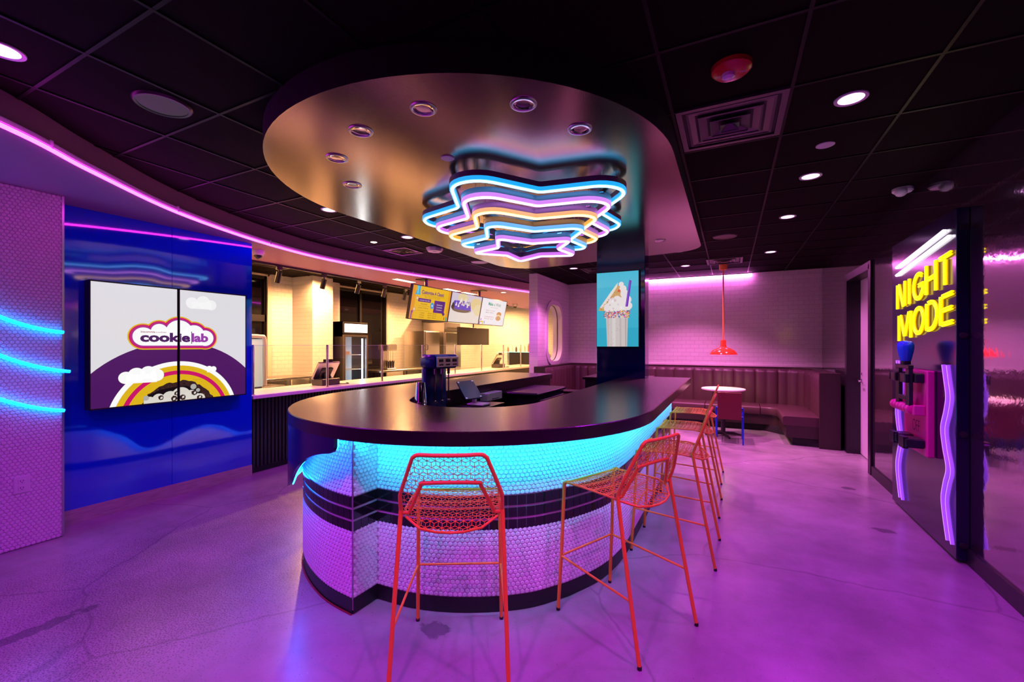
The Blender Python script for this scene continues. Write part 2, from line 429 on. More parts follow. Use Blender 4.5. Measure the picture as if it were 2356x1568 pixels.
class Board:                                                      # a flat picture on a screen: layered polygons, one mesh
    def __init__(self, O, R, U, rect, step=.00035):
        self.O, self.R, self.U = Vector(O), Vector(R), Vector(U); self.Nn = self.R.cross(self.U).normalized()
        self.rect = rect; self.mb = MB(); self.mats = []; self.lay = 0; self.step = step
    def poly(self, pts, m, newlay=True):
        p = clip([tuple(q) for q in pts], *self.rect)
        if newlay: self.lay += 1
        if not p: return
        if m not in self.mats: self.mats.append(m)
        self.mb.cur = self.mats.index(m)
        self.mb.add([self.O + self.R * x + self.U * y + self.Nn * (self.lay * self.step) for x, y in p], [tuple(range(len(p)))])
    def rectp(self, x0, x1, y0, y1, m): self.poly([(x0, y0), (x1, y0), (x1, y1), (x0, y1)], m)
    def disc(self, cx, cy, r, m, n=40, ry=None, newlay=True): self.poly([(cx + r * math.cos(2 * PI * k / n), cy + (ry or r) * math.sin(2 * PI * k / n)) for k in range(n)], m, newlay)
    def union(self, shapes, m, grow=0):
        self.lay += 1
        for s in shapes:
            if s[0] == 'c': self.disc(s[1], s[2], s[3] + grow, m, 36, None, False)
            else: self.poly([(s[1] - 0, s[3] - grow), (s[2] + 0, s[3] - grow), (s[2] + 0, s[4] + grow), (s[1] - 0, s[4] + grow)], m, False)
    def text(self, s, x0, x1, y0, y1, m, offset=0.0, shear=0):   # fitted into the box
        tri, a, b, c, d = text_polys(s, offset); self.lay += 1
        for t in tri: self.poly([(x0 + (p[0] - a) / (b - a) * (x1 - x0) + shear * (p[1] - c), y0 + (p[1] - c) / (d - c) * (y1 - y0)) for p in t], m, False)
    def build(self, name, parent): return self.mb.build(name, self.mats, parent)
# ------------------------------------------------------------------ plan of the place (metres; x across the corridor, y into the room)
XR, YB, XBL, XTL = 1.40, 9.0, -4.72, -4.48
YF = -2.6                                                         # wall behind the photographer
XP0, XP1, YP = -3.31, -3.14, 7.30                                 # tiled partition
XK, YK = -7.60, 12.4                                              # kitchen walls
# ---- floor, ceiling, shell
mb = MB(); mb.box(XK - .1, 1.7, YF - .1, YK + .1, -.08, 0); struct('floor', mb, M_floor)
mb = MB(); mb.box(XK - .1, 1.7, YF - .1, YK + .1, H, H + .06); struct('ceiling', mb, M_ceil)
mb = MB()
g0x, g0y, gs = -2.57, .88, .57
k = -8
while g0x + k * gs < XR:
    x = g0x + k * gs
    if x > XK: mb.box(x - .008, x + .008, YF, YK if x < XP0 else YB, H - .006, H + .01)
    k += 1
k = -7
while g0y + k * gs < YK:
    y = g0y + k * gs
    mb.box(XK, XR if y < YB else XP0, y - .008, y + .008, H - .0055, H + .01)
    k += 1
struct('trim_1', mb, M_grid)
mb = MB()                                                         # right wall with the door opening
DY0, DY1, DZ = 6.10, 7.20, 2.33
mb.box(XR, XR + .25, YF, DY0, 0, H); mb.box(XR, XR + .25, DY1, YB, 0, H); mb.box(XR, XR + .25, DY0, DY1, DZ, H)
struct('wall_right', mb, M_mirror)
mb = MB(); mb.box(XR - .014, XR, YF, DY0 - .05, 0, .105); mb.box(XR - .014, XR, DY1 + .05, 7.30, 0, .105); struct('baseboard_right', mb, M_toe)
mb = MB(); mb.box(XP1, XR, YB, YB + .12, 0, H); struct('wall_back', mb, M_brick_x)
mb = MB(); mb.box(XK - .1, 1.7, YF - .1, YF, 0, H); struct('wall_front', mb, mat('dark_front_wall', (.05, .04, .06), .4))
mb = MB(); mb.box(XTL - .24, XTL - .004, YF, 1.405, 0, 2.56); struct('wall_left', mb, M_grout)
mb = MB(); mb.box(XBL - .10, XBL, 1.408, 2.231, .115, 2.56); mb.box(XBL - .10, XBL, 2.235, 3.0, .115, 2.56); struct('wall_blue', mb, M_blue)
mb = MB(); mb.box(XBL - .10, XBL + .006, 1.406, 3.0, 0, .115); struct('baseboard_left', mb, M_lightwood)
mb = MB(); mb.box(XBL - .22, XBL - .10, YF, 3.0, 0, 2.56); struct('wall_kitchen_near', mb, M_softwhite)
# partition with the stadium-shaped opening
def stadium(y0, y1, z0, z1, r, n=8):
    pts = []
    for cy, cz, a in ((y1 - r, z1 - r, 0), (y0 + r, z1 - r, 90), (y0 + r, z0 + r, 180), (y1 - r, z0 + r, 270)):
        for i in range(n + 1):
            t = math.radians(a + 90 * i / n); pts.append((cy + r * math.cos(t), cz + r * math.sin(t)))
    return pts
WY0, WY1, WZ0, WZ1 = 7.74, 8.54, 1.10, 2.24
mb = MB()
hole = stadium(WY0, WY1, WZ0, WZ1, .30)
def rect_ring(hole, y0, y1, z0, z1):                               # outer rectangle point for every hole point
    out = []; cy, cz = (y0 + y1) / 2, (z0 + z1) / 2
    hy, hz = (WY0 + WY1) / 2, (WZ0 + WZ1) / 2
    for (a, b) in hole:
        dy, dz = a - hy, b - hz; t = 1e9
        if abs(dy) > 1e-6: t = min(t, ((y1 if dy > 0 else y0) - hy) / dy)
        if abs(dz) > 1e-6: t = min(t, ((z1 if dz > 0 else z0) - hz) / dz)
        out.append((hy + dy * t, hz + dz * t))
    return out
PH0, PH1 = 7.50, 8.80
ring = rect_ring(hole, PH0, PH1, .9, 2.45)
for x in (XP0, XP1): mb.strip([(x, a, b) for a, b in hole], [(x, a, b) for a, b in ring], True)
mb.strip([(XP0, a, b) for a, b in hole], [(XP1, a, b) for a, b in hole], True)
mb.box(XP0, XP1, YP, PH0, 0, H); mb.box(XP0, XP1, PH1, YK, 0, H); mb.box(XP0, XP1, PH0, PH1, 0, .9); mb.box(XP0, XP1, PH0, PH1, 2.45, H)
for yy, zz in ((PH0, .9), (PH0, 2.45), (PH1, .9), (PH1, 2.45)):
    pass
# fill the corners left by the radial ring
cr = [(PH1, 2.45), (PH0, 2.45), (PH0, .9), (PH1, .9)]
n = len(hole)
for x in (XP0, XP1):
    for i in range(n):
        a, b = ring[i], ring[(i + 1) % n]
        if abs(a[0] - b[0]) > 1e-6 and abs(a[1] - b[1]) > 1e-6:
            for c in cr:
                if abs(c[0] - a[0]) + abs(c[1] - a[1]) < 1.0 and (abs(c[0] - a[0]) < 1e-6 or abs(c[1] - a[1]) < 1e-6) and (abs(c[0] - b[0]) < 1e-6 or abs(c[1] - b[1]) < 1e-6):
                    mb.add([(x, *a), (x, *c), (x, *b)], [(0, 1, 2)])
struct('wall_partition', mb, [M_brick_y])
mb = MB()
o1 = stadium(WY0 - .07, WY1 + .07, WZ0 - .07, WZ1 + .07, .36); i1 = stadium(WY0 + .012, WY1 - .012, WZ0 + .012, WZ1 - .012, .29)
for a, b in ((o1, i1),):
    mb.strip([(XP1 + .022, *p) for p in a], [(XP1 + .022, *p) for p in b], True)
    mb.strip([(XP1 + .022, *p) for p in a], [(XP1 - .002, *p) for p in a], True)
    mb.strip([(XP1 + .022, *p) for p in b], [(XP0 - .01, *p) for p in b], True)
struct('window_1', mb, M_whiteplastic, 40)
mb = MB(); mb.tube([((XP0 + XP1) / 2, *p) for p in i1], .008, 6, True); struct('trim_2', mb, M_rubber)
mb = MB(); mb.add([((XP0 + XP1) / 2 - .004, *p) for p in i1] + [((XP0 + XP1) / 2 + .004, *p) for p in i1], [tuple(range(n)), tuple(range(n, 2 * n))] + [(i, (i + 1) % n, n + (i + 1) % n, n + i) for i in range(n)])
struct('window_2', mb, M_glass)
# kitchen shell
mb = MB()
KW = [(4.30, 5.145), (6.60, 8.245)]                               # dark windows in the kitchen's outer wall
ys = [YF] + [v for q in KW for v in q] + [YK]
for a, b in zip(ys[0::2], ys[1::2]): mb.box(XK - .1, XK, a, b, 0, H)
for a, b in KW: mb.box(XK - .1, XK, a, b, 2.70, H)
mb.box(XK, -7.03, 5.63, 6.10, 0, H)
mb.box(XK, -7.40, 6.10, 6.60, 1.88, H)
struct('wall_kitchen_left', mb, M_brick_y)
mb = MB(); mb.box(XK - .1, XP0, YK, YK + .1, 0, H); struct('wall_kitchen_back', mb, M_brick_x)
mb = MB(); mb.box(XK - .1, XBL - .22, 1.5, 1.6, 0, H); struct('wall_kitchen_front', mb, M_softwhite)
for i, (a, b) in enumerate(KW):
    mb = MB(); mb.box(XK - .09, XK - .07, a, b, 0, 2.70)
    g = struct('window_%d' % (i + 3), mb, mat('night_window_glass', (.004, .004, .006), .05, 0, .5))
    mb = MB()
    for y in (a + .03, (a + b) / 2 - .02, b - .03): mb.box(XK - .07, XK - .02, y - .03, y + .03, 0, 2.70)
    mb.box(XK - .07, XK - .02, a, b, 2.64, 2.70)
    if i == 0: mb.box(XK - .07, XK - .02, a, b, 1.86, 1.98)
    mb.build('window_frame', M_black, g)
mb = MB()
for a, b in KW:
    for y in (a, b): mb.box(XK, XK + .03, y - .035, y + .035, 0, 2.72)
    mb.box(XK, XK + .03, a, b, 2.69, 2.72)
struct('trim_3', mb, mat('warm_window_trim', (.72, .62, .52), .4))
# soffit with its curved, pink-lit edge
LEDC = [(-1.9, -2.6), (-2.35, -1.4), (-2.85, -.1), (-3.32, .808), (-3.67, 1.262), (-4.163, 1.982), (-4.526, 2.86), (-4.70, 3.65), (-4.715, 4.30), (-4.62, 5.10), (-4.438, 5.943), (-4.2, 6.957), (-3.828, 8.429), (-3.62, 9.3), (-3.33, 10.4)]
LEDP = resample(catmull(LEDC, 10), .06)
mb = MB(); mb.prism(LEDP + [(XP0, YK), (-5.68, YK), (-5.68, YF), (-1.9, YF)], 2.55, H - .001)
struct('ceiling_soffit', mb, M_purplepaint)
# oval canopy over the bar
CX, CY = -1.69, 2.80
cano = [(CX + 1.385, 5.2)] + []
right = [(-.305, 2.78)]
cano = arc(CX, 2.78, 1.385, -180, 0, 48) + fillet([(-.305, 3.2), (-.305, 5.80), (-3.06, 6.15), (-3.06, 3.2)], [.01, .32, .5, .01], 8)[9 - 2:-7]
mb = MB(); nn = len(cano)
mb.cur = 0; mb.add([(x, y, 2.60) for x, y in cano], [tuple(range(nn))])
mb.cur = 1; mb.strip([(x, y, 2.60) for x, y in cano], [(x, y, H) for x, y in cano], True)
struct('ceiling_canopy', mb, [M_canopy, M_canopyside])
# column
mb = MB(); mb.bbox(-1.482, -.90, 5.30, 5.545, 0, H, .004); struct('column', mb, mat('column_gloss', (.0005, .006, .09), .09, 0, .6))
# ------------------------------------------------------------------ downlights
def downlight(x, y, label, z=H, on=True, r=.058, warm=False, energy=None, group=None, col=None):
    t = thing('downlight', label, 'ceiling light', (x, y, z), 0, group)
    mb = MB(); mb.lathe([(r, -.004), (r + .016, -.006), (r + .018, -.001), (r + .018, .0)], (x, y, z), 28, None, False); mb.build('trim_ring', M_whiteplastic, t, True)
    mb = MB(); mb.lathe([(0.001, -.003), (r, -.0035)], (x, y, z), 28, None, False); mb.build('lens', M_warmlens if warm else M_lens, t)
    if on: light('SPOT', (x, y, z - .012), energy or (L_KITCH if warm else L_DOWN), col or (C_WARM if warm else C_DOWN), t, (0, 0, 0), .045, 2.85 if warm else 2.05, .6)
    return t
for x, y, l in (
    (.571, 2.856, 'largest glowing ceiling downlight, right of the square vent'),
    (.555, 4.037, 'glowing downlight beyond the white ceiling disc, above the corridor'),
    (.522, 5.210, 'third glowing corridor downlight, last before the pendant lamp'),
    (-.638, 6.446, 'small glowing downlight just beyond the right tip of the oval canopy'),
    (-.661, 7.705, 'small glowing downlight beside the pink wall light, left of the pendant'),
    (-2.872, .704, 'glowing downlight cut off at the left edge of the photo'),
    (-3.459, 2.956, 'glowing downlight beside the left rim of the oval canopy'),
    (-3.495, 4.135, 'pink glowing downlight left of the star light, above the ceiling vent'),
    (-2.968, 6.502, 'small glowing downlight under the far left end of the oval canopy'),
    (-2.39, 7.112, 'small glowing downlight left of the video column')):
    far, mid = y > 6 and x > -1, y > 7 and x < -1
    downlight(x, y, l, col=C_FAR if far or mid else None, energy=L_DOWN * (3.6 if far else 2.2) if far or mid else None)
for x, y in ((.57, 1.68), (.57, .5), (-.86, .32), (-2.0, -.1), (-3.6, -.3)):
    t = downlight(x, y, 'glowing ceiling downlight over the near floor outside the picture', group='downlights behind the camera', col=C_NEAR if x > -1.5 else None, energy=L_DOWN * 1.5)
t = thing('downlight', 'tiny warm downlight against the purple soffit edge, left of a brighter pink one', 'ceiling light', (-4.054, 4.155, H))
mb = MB(); mb.lathe([(.001, -.003), (.03, -.004), (.04, 0)], (-4.054, 4.155, H), 20, None, False); mb.build('lens', M_warmlens, t)
# unlit chrome cans in the canopy
for x, y, l in ((-1.35, 1.717, 'chrome recessed can in the canopy, front row second from left'), (-.892, 1.899, 'chrome recessed can in the canopy, front row third from left'),
                (-.723, 2.254, 'rightmost chrome recessed can in the front of the canopy'), (-1.795, 1.743, 'chrome recessed can in the golden part of the canopy, nearest its front rim'),
                (-2.187, 1.928, 'chrome recessed can in the middle of the golden left part of the canopy'), (-2.455, 2.304, 'chrome recessed can in the golden part of the canopy, furthest back'),
                (-1.594, 4.918, 'chrome recessed can behind the star light, left of the column'), (-.703, 5.078, 'chrome recessed can near the right far tip of the canopy')):
    t = thing('recessed_can', l, 'ceiling light', (x, y, 2.60), 0, 'unlit cans in the canopy')
    mb = MB(); mb.lathe([(.050, -.002), (.056, -.007), (.064, -.006), (.066, -.0005)], (x, y, 2.60), 32, None, False); mb.build('trim_ring', M_trim, t, True)
    mb = MB(); mb.lathe([(.050, -.0035), (.047, -.002), (.030, -.0012), (.001, -.001)], (x, y, 2.60), 32, None, False); mb.build('reflector', M_baffle, t, True)
def disc(name, x, y, z, r, m, label, cat, h=.012):
    mb = MB(); mb.lathe([(r, 0), (r, -h * .6), (r * .92, -h), (.001, -h)], (x, y, z), 32, None, False); return tag(mb.build(name, m, None, 30), label, cat)
disc('ceiling_disc', -1.571, 2.237, 2.60, .042, M_whiteplastic, 'small lilac sprinkler cover disc on the canopy, left of the star light', 'sprinkler cover', .006)
disc('ceiling_disc', .554, 3.447, H, .052, M_whiteplastic, 'unlit lilac disc on the ceiling between the two nearest corridor downlights', 'sprinkler cover', .006)
downlight(.507, 7.084, 'small pale disc with an added lamp on the far corridor ceiling, right of the pendant', col=C_FAR, energy=L_DOWN * 2.2)  # lamp added at a pale disc to brighten the back wall's right end
def speaker(x, y, label):
    t = thing('ceiling_speaker', label, 'speaker', (x, y, H))
    mb = MB(); mb.lathe([(.112, -.010), (.124, -.012), (.132, -.004), (.134, 0)], (x, y, H), 36, None, False); mb.build('rim', mat('speaker_rim', (.05, .045, .045), .35, .4), t, 40)
    mb = MB(); mb.lathe([(.001, -.008), (.112, -.008)], (x, y, H), 36, None, False); mb.build('grille', M_black, t)
speaker(-2.747, 1.256, 'large round black ceiling speaker above the pink soffit line, left')
speaker(-.056, 5.814, 'round black ceiling speaker in the corridor, before the pendant')
speaker(-3.528, 5.885, 'round ceiling speaker left of the star light, beyond the smoke detector')
# vents
def vent(x, y, s, label, z=H, m=None):
    m = m or mat('vent_metal', (.10, .085, .09), .4, .5)
    t = thing('ceiling_vent', label, 'vent', (x, y, z))
    mb = MB(); h = s / 2
    for a, b in ((h, h - .03),):
        mb.box(x - a, x + a, y - a, y - b, z - .014, z); mb.box(x - a, x + a, y + b, y + a, z - .014, z); mb.box(x - a, x - b, y - b, y + b, z - .014, z); mb.box(x + b, x + a, y - b, y + b, z - .014, z)
    mb.build('frame', m, t)
    for q in (.82, .60, .38, .18):
        mb = MB(); a, b = h * q, h * q - .045
        lo = [(x - a, y - a, z - .030 * (1.1 - q)), (x + a, y - a, z - .030 * (1.1 - q)), (x + a, y + a, z - .030 * (1.1 - q)), (x - a, y + a, z - .030 * (1.1 - q))]
        b = max(b, .012)
        hi = [(x - b, y - b, z - .004), (x + b, y - b, z - .004), (x + b, y + b, z - .004), (x - b, y + b, z - .004)]
        mb.strip(lo, hi, True); lo2 = [(p[0] + (x - p[0]) * .06, p[1] + (y - p[1]) * .06, p[2] - .002) for p in lo]; mb.strip(lo, lo2, True)
        mb.build('louvre', m, t)
    mb = MB(); mb.box(x - h + .03, x + h - .03, y - h + .03, y + h - .03, z - .003, z - .001); mb.build('backing', M_rubber, t)
vent(-.002, 2.85, .545, 'large square black louvred vent on the ceiling below the red alarm')
vent(-4.06, 4.72, .40, 'square louvred vent beside the purple soffit, left of the smoke detector')
vent(-.08, 7.50, .50, 'square louvred vent on the ceiling right behind the pendant canopy')
vent(-6.55, 4.62, .60, 'square louvred vent on the kitchen ceiling behind the first track spotlight')
vent(-2.05, 7.4, .50, 'dark louvred vent on the far ceiling left of the column', H)
# fire alarm, detectors, cameras
t = thing('fire_alarm', 'round red fire alarm strobe on the dark ceiling', 'fire alarm', (.005, 2.276, H))
mb = MB(); mb.lathe([(.088, 0), (.086, -.020), (.070, -.034), (.001, -.036)], (.005, 2.276, H), 32, None, False); mb.build('housing', M_red, t, 40)
mb = MB(); mb.lathe([(.030, -.034), (.028, -.050), (.016, -.058), (.001, -.060)], (.005 - .012, 2.276 + .0, H), 12, None, False); mb.build('strobe_lens', mat('strobe_lens', (.85, .82, .9), .08, 0, .9), t, 20, 'clear faceted strobe lens')
b = Board((.005, 2.276, H - .0365), (1, 0, 0), (0, -1, 0), (-.1, .1, -.1, .1)); b.text('FIRE', -.062, -.036, -.008, .008, mat('alarm_letters', (.75, .6, .65), .5)); b.text('FIRE', .036, .062, -.008, .008, mat('alarm_letters')); b.build('lettering', t)
t = thing('smoke_detector', 'white hexagonal smoke detector on the ceiling left of the star light', 'smoke detector', (-3.559, 4.766, H))
mb = MB(); mb.lathe([(.115, 0), (.115, -.016), (.094, -.050), (.001, -.052)], (-3.559, 4.766, H), 8, None, False); mb.build('body', M_whiteplastic, t)
mb = MB(); mb.lathe([(.030, -.052), (.026, -.058), (.001, -.058)], (-3.559, 4.766, H), 16, None, False); mb.build('sensor_cap', M_whiteplastic, t, 40)
t = thing('security_light', 'white ceiling detector mounted close to the glossy right wall', 'detector', (1.285, 4.70, H))
mb = MB(); mb.lathe([(.070, 0), (.070, -.022), (.058, -.034), (.001, -.036)], (1.285, 4.70, H), 24, None, False); mb.build('base', M_whiteplastic, t, 40)
mb = MB(); mb.lathe([(.042, 0), (.040, .020), (.028, .034), (.001, .040)], (1.262, 4.655, H - .035), 20, Matrix.Rotation(math.radians(150), 3, 'X').to_4x4(), False); mb.build('lens', M_clearplastic, t, 40)
def domecam(x, y, label, s=1):
    t = thing('dome_camera', label, 'security camera', (x, y, 2.55))
    mb = MB(); mb.lathe([(.055 * s, 0), (.058 * s, -.020 * s), (.050 * s, -.048 * s), (.040 * s, -.052 * s)], (x, y, 2.55), 24, None, False); mb.build('housing', M_whiteplastic, t, 40)
    mb = MB(); mb.lathe([(.040 * s, -.050 * s), (.036 * s, -.070 * s), (.022 * s, -.086 * s), (.001, -.092 * s)], (x, y, 2.55), 20, None, False); mb.build('dome', M_camdome, t, 60, 'smoked dome')
domecam(-4.98, 3.24, 'white dome camera under the soffit beside the blue wall', 1.15)
domecam(-5.28, 10.70, 'white dome camera under the far end of the soffit near the back wall', 1.3)
# ------------------------------------------------------------------ pink soffit light
t = thing('led_strip_light', 'long curved pink light line along the lower edge of the purple soffit', 'strip light', (-4.0, 4.0, 2.55))
vis = [(p[0] + .003, p[1]) for p in LEDP if p[1] < 9.1]
mb = MB(); mb.band(vis, [(.0, 2.592), (.022, 2.592), (.022, 2.566), (.018, 2.566), (.018, 2.586), (.0, 2.586)]); mb.build('channel', mat('led_channel', (.75, .6, .75), .4, 0, .5), t)
nr = normals(vis)
segs = [vis[:len(vis) // 2], vis[len(vis) // 2:]]
tub = [(x + q[0] * .018, y + q[1] * .018, 2.548) for (x, y), q in zip(vis, nr)]
mb = MB(); mb.tube(tub, .0115, 8); mb.build('neon_tube', M_pinkled, t, True, 'glowing pink tube')
mb = MB()
for i in range(6, len(vis), 20):
    p, q = vis[i], nr[i]; mb.box(p[0] + q[0] * .02 - .008, p[0] + q[0] * .02 + .008, p[1] + q[1] * .02 - .008, p[1] + q[1] * .02 + .008, 2.553, 2.60)
mb.build('clip', M_clearplastic, t)
t = thing('led_strip_light', 'straight pink light line along the top of the white back wall', 'strip light', (-.5, 8.9, H))
mb = MB(); mb.box(-1.9, .35, 8.93, 8.975, H - .022, H); mb.build('channel', M_clearplastic, t)
mb = MB(); mb.tube([(-1.9, 8.95, H - .026), (.35, 8.95, H - .026)], .008, 8); mb.build('neon_tube', mat('pink_led_wall', (.3, .1, .3), .4, 0, .5, (115., 20.0, 92.)), t, True, 'glowing pink tube')
# ------------------------------------------------------------------ hexagon tiling
def hexfield(path, z0, z1, name, parent, m=M_hex, skip=(), pitch=.026, umax=None, zr=(-1, 9)):
    pts = path; cum = [0]
    for a, b in zip(pts, pts[1:]): cum.append(cum[-1] + math.hypot(b[0] - a[0], b[1] - a[1]))
    Ltot = cum[-1] if umax is None else min(umax, cum[-1])
    nr = normals(pts)
    def at(u, d):
        u = max(0, min(u, cum[-1])); lo, hi = 0, len(cum) - 1
        while hi - lo > 1:
            mid = (lo + hi) // 2
            if cum[mid] <= u: lo = mid
            else: hi = mid
        t = (u - cum[lo]) / max(cum[hi] - cum[lo], 1e-9)
        x = pts[lo][0] + (pts[hi][0] - pts[lo][0]) * t; y = pts[lo][1] + (pts[hi][1] - pts[lo][1]) * t
        nx = nr[lo][0] + (nr[hi][0] - nr[lo][0]) * t; ny = nr[lo][1] + (nr[hi][1] - nr[lo][1]) * t
        return x + nx * d, y + ny * d
    mb = MB(); R = pitch / math.sqrt(3); rowh = pitch * math.sqrt(3) / 2
    ang = [math.radians(30 + 60 * k) for k in range(6)]
    row = 0; z = z0 + R
    while z < z1:
        if zr[0] <= z < zr[1] and not any(a - R * .4 < z < b + R * .4 for a, b in skip):
            u = pitch / 2 + (pitch / 2 if row % 2 else 0)
            while u < Ltot + pitch * .3:
                vs = []
                for rr, d in ((.99, .0), (.90, .0034), (.62, .0060)):
                    for a in ang:
                        x, y = at(u + R * rr * math.cos(a), d); vs.append((x, y, z + R * rr * math.sin(a)))
                fs = [(i + 6 * l, (i + 1) % 6 + 6 * l, (i + 1) % 6 + 6 * l + 6, i + 6 * l + 6) for l in (0, 1) for i in range(6)] + [(12, 13, 14, 15, 16, 17)]
                mb.add(vs, fs); u += pitch
        z += rowh; row += 1
    return mb.build(name, m, parent, 25)
# left wall tiles
o = hexfield([(XTL, .30), (XTL, 1.405)], 0.0, 2.545, 'wall_left_tiles', None); o['kind'] = 'structure'; o.name = 'trim_4'
mb = MB(); mb.box(XTL - .004, XTL + .008, 1.397, 1.410, 0, 2.55); struct('trim_5', mb, M_trim)
# outlet
t = thing('wall_outlet', 'white double power outlet low on the hexagon tiled wall', 'power outlet', (XTL, 1.19, .45))
mb = MB(); mb.bbox(XTL + .002, XTL + .010, 1.150, 1.232, .392, .512, .003); mb.build('cover_plate', M_whiteplastic, t)
for z in (.428, .476):
    mb = MB(); mb.bbox(XTL + .0095, XTL + .0125, 1.172, 1.208, z - .017, z + .017, .001); r = mb.build('receptacle', M_whiteplastic, t)
    mb = MB()
    for y in (1.183, 1.197): mb.box(XTL + .0124, XTL + .0130, y - .0015, y + .0015, z - .003, z + .007)
    mb.box(XTL + .0124, XTL + .0130, 1.1875, 1.1925, z - .012, z - .007); mb.build('slot', M_rubber, r)
# cyan neon lines on the tiled wall
for (a, bq, c, yend, l) in ((1.625, 1.565, 1.531, 1.40, 'uppermost of three cyan light tubes on the hexagon tiled wall'), (1.362, 1.291, 1.242, 1.435, 'middle cyan light tube on the hexagon tiled wall, sticking out past its corner'), (1.064, .995, .947, 1.405, 'lowest of three cyan light tubes on the hexagon tiled wall')):
    t = thing('neon_tube_light', l, 'neon light', (XTL, 1.2, bq))
    pts = []
    for i in range(24):
        y = .45 + (yend - .45) * i / 23
        l0 = (y - 1.235) * (y - 1.4) / ((1.09 - 1.235) * (1.09 - 1.4)); l1 = (y - 1.09) * (y - 1.4) / ((1.235 - 1.09) * (1.235 - 1.4)); l2 = (y - 1.09) * (y - 1.235) / ((1.4 - 1.09) * (1.4 - 1.235))
        z = a * l0 + bq * l1 + c * l2
        pts.append((XTL + .026, y, z))
    mb = MB(); mb.tube(pts, .012, 10); mb.build('glowing_tube', M_neoncyan, t, True)
    mb = MB(); mb.tube([(p[0] - .013, p[1], p[2] + .002) for p in pts], .009, 6); mb.build('mounting_channel', M_clearplastic, t, True)
# ------------------------------------------------------------------ video wall on the blue wall
XS = -4.62
scr = []
for i, (a, b, l) in enumerate(((1.605, 2.233, 'left half of the video wall, white sky over a purple hill and rainbow'), (2.243, 2.873, 'right half of the video wall, small white cloud above the logo'))):
    t = thing('video_screen', l, 'screen', (XS, (a + b) / 2, .92), 0, 'screens of the video wall')
    mb = MB(); mb.bbox(XBL + .001, XS - .003, a, b, .905, 1.965, .004); mb.build('housing', mat('screen_bezel', (.012, .012, .014), .4), t)
    mb = MB(); f = .006
    mb.box(XS - .004, XS + .002, a, b, .905, .905 + .011); mb.box(XS - .004, XS + .002, a, b, 1.965 - .011, 1.965); mb.box(XS - .004, XS + .002, a, a + f, .905, 1.965); mb.box(XS - .004, XS + .002, b - f, b, .905, 1.965)
    mb.build('bezel', mat('screen_bezel'), t)
    B = Board((XS - .0028, 0, 0), (0, 1, 0), (0, 0, 1), (a + f, b - f, .916, 1.954), .0002)
    e = lambda h, k=.86: emat('screen_' + h, h, k)
    W, PU, PK, YE, PK2 = e('#ece9ef'), e('#521a66'), e('#d8186e'), e('#ecc01a'), e('#b0309a')
    WW, CK, CKD, CR = e('#ffffff', .95), e('#3a2420'), e('#160e0e'), e('#e6e0d6')
    B.rectp(1.5, 3, .8, 2.1, W)
    cl2 = [('c', 2.355, 1.838, .055), ('c', 2.455, 1.852, .062), ('c', 2.525, 1.83, .05), ('r', 2.355, 2.53, 1.785, 1.85)]
    B.union(cl2, e('#faf9fa', .93))
    B.disc(2.235, .585, .877, PU, 90)
    for r_, m_ in ((.535, WW), (.495, YE), (.449, PK), (.413, YE)): B.disc(2.24, .748, r_, m_, 80)
    rnd = random.Random(5)
    ck = [(2.245 + (.345 + rnd.uniform(-.012, .012)) * math.cos(k * PI / 40), .745 + (.352 + rnd.uniform(-.012, .012)) * math.sin(k * PI / 40)) for k in range(41)]
    B.poly(ck, CK)
    for k in range(150):
        an = rnd.uniform(.15, PI - .15); rr = rnd.uniform(.245, .335)
        B.disc(2.245 + rr * math.cos(an), .745 + rr * math.sin(an), rnd.uniform(.003, .007), (CKD, e('#5a3a30'))[k % 2], 6, None, k == 0)
    B.poly([(1.96, .90), (2.0, .985), (2.09, 1.03), (2.2, 1.045), (2.3, 1.05), (2.4, 1.01), (2.49, .90)], CKD)
    B.union([('c', 2.01, .93, .045), ('c', 2.08, .945, .05), ('c', 2.17, .945, .065), ('c', 2.26, .955, .083), ('c', 2.345, .935, .07), ('c', 2.42, .915, .05), ('r', 1.98, 2.46, .88, .95)], CR)
    B.union([('c', 1.985, .965, .022), ('c', 2.365, 1.035, .026), ('c', 2.405, .998, .018)], e('#bcb8b2'))
    for (cx, cz, s) in ((2.10, .955, .03), (2.225, .985, .032), (2.275, .945, .034), (2.20, .935, .035), (2.375, .975, .034), (2.42, .93, .03)):
        B.poly([(cx + s * rnd.uniform(.6, 1) * math.cos(q * PI / 3.5), cz + s * rnd.uniform(.6, 1) * math.sin(q * PI / 3.5)) for q in range(7)], CK)
        B.poly([(cx - .008, cz - .012), (cx + .01, cz - .008), (cx + .012, cz + .012), (cx - .006, cz + .008)], CR)
    B.union([('c', 1.84, 1.155, .052), ('c', 1.915, 1.175, .062), ('c', 2.0, 1.19, .058), ('c', 2.065, 1.165, .055), ('r', 1.84, 2.065, 1.103, 1.18)], WW)
    B.union([('c', 2.505, 1.20, .028), ('c', 2.545, 1.195, .028), ('r', 2.485, 2.56, 1.165, 1.20)], WW)
    LG = [('c', 1.965, 1.51, .080), ('c', 2.468, 1.502, .076), ('r', 1.965, 2.468, 1.430, 1.572), ('c', 2.085, 1.560, .066), ('c', 2.245, 1.555, .112), ('c', 2.37, 1.535, .090)]
    B.union(LG, YE, .036); B.union(LG, PK, .026); B.union(LG, PK2, .012); B.union(LG, WW)
    B.text('insomnia', 1.945, 2.052, 1.544, 1.561, e('#a8466a'), .018); B.text('cookies', 2.058, 2.138, 1.544, 1.560, e('#b06a86'))
    B.text('cookie', 1.940, 2.335, 1.462, 1.548, e('#4f1b66'), .045); B.text('lab', 2.345, 2.495, 1.462, 1.548, e('#a044b0'), .045)
    B.union([('c', 2.347, 1.558, .005), ('c', 2.347, 1.452, .005), ('r', 2.344, 2.350, 1.455, 1.555)], e('#7a2a8c'))
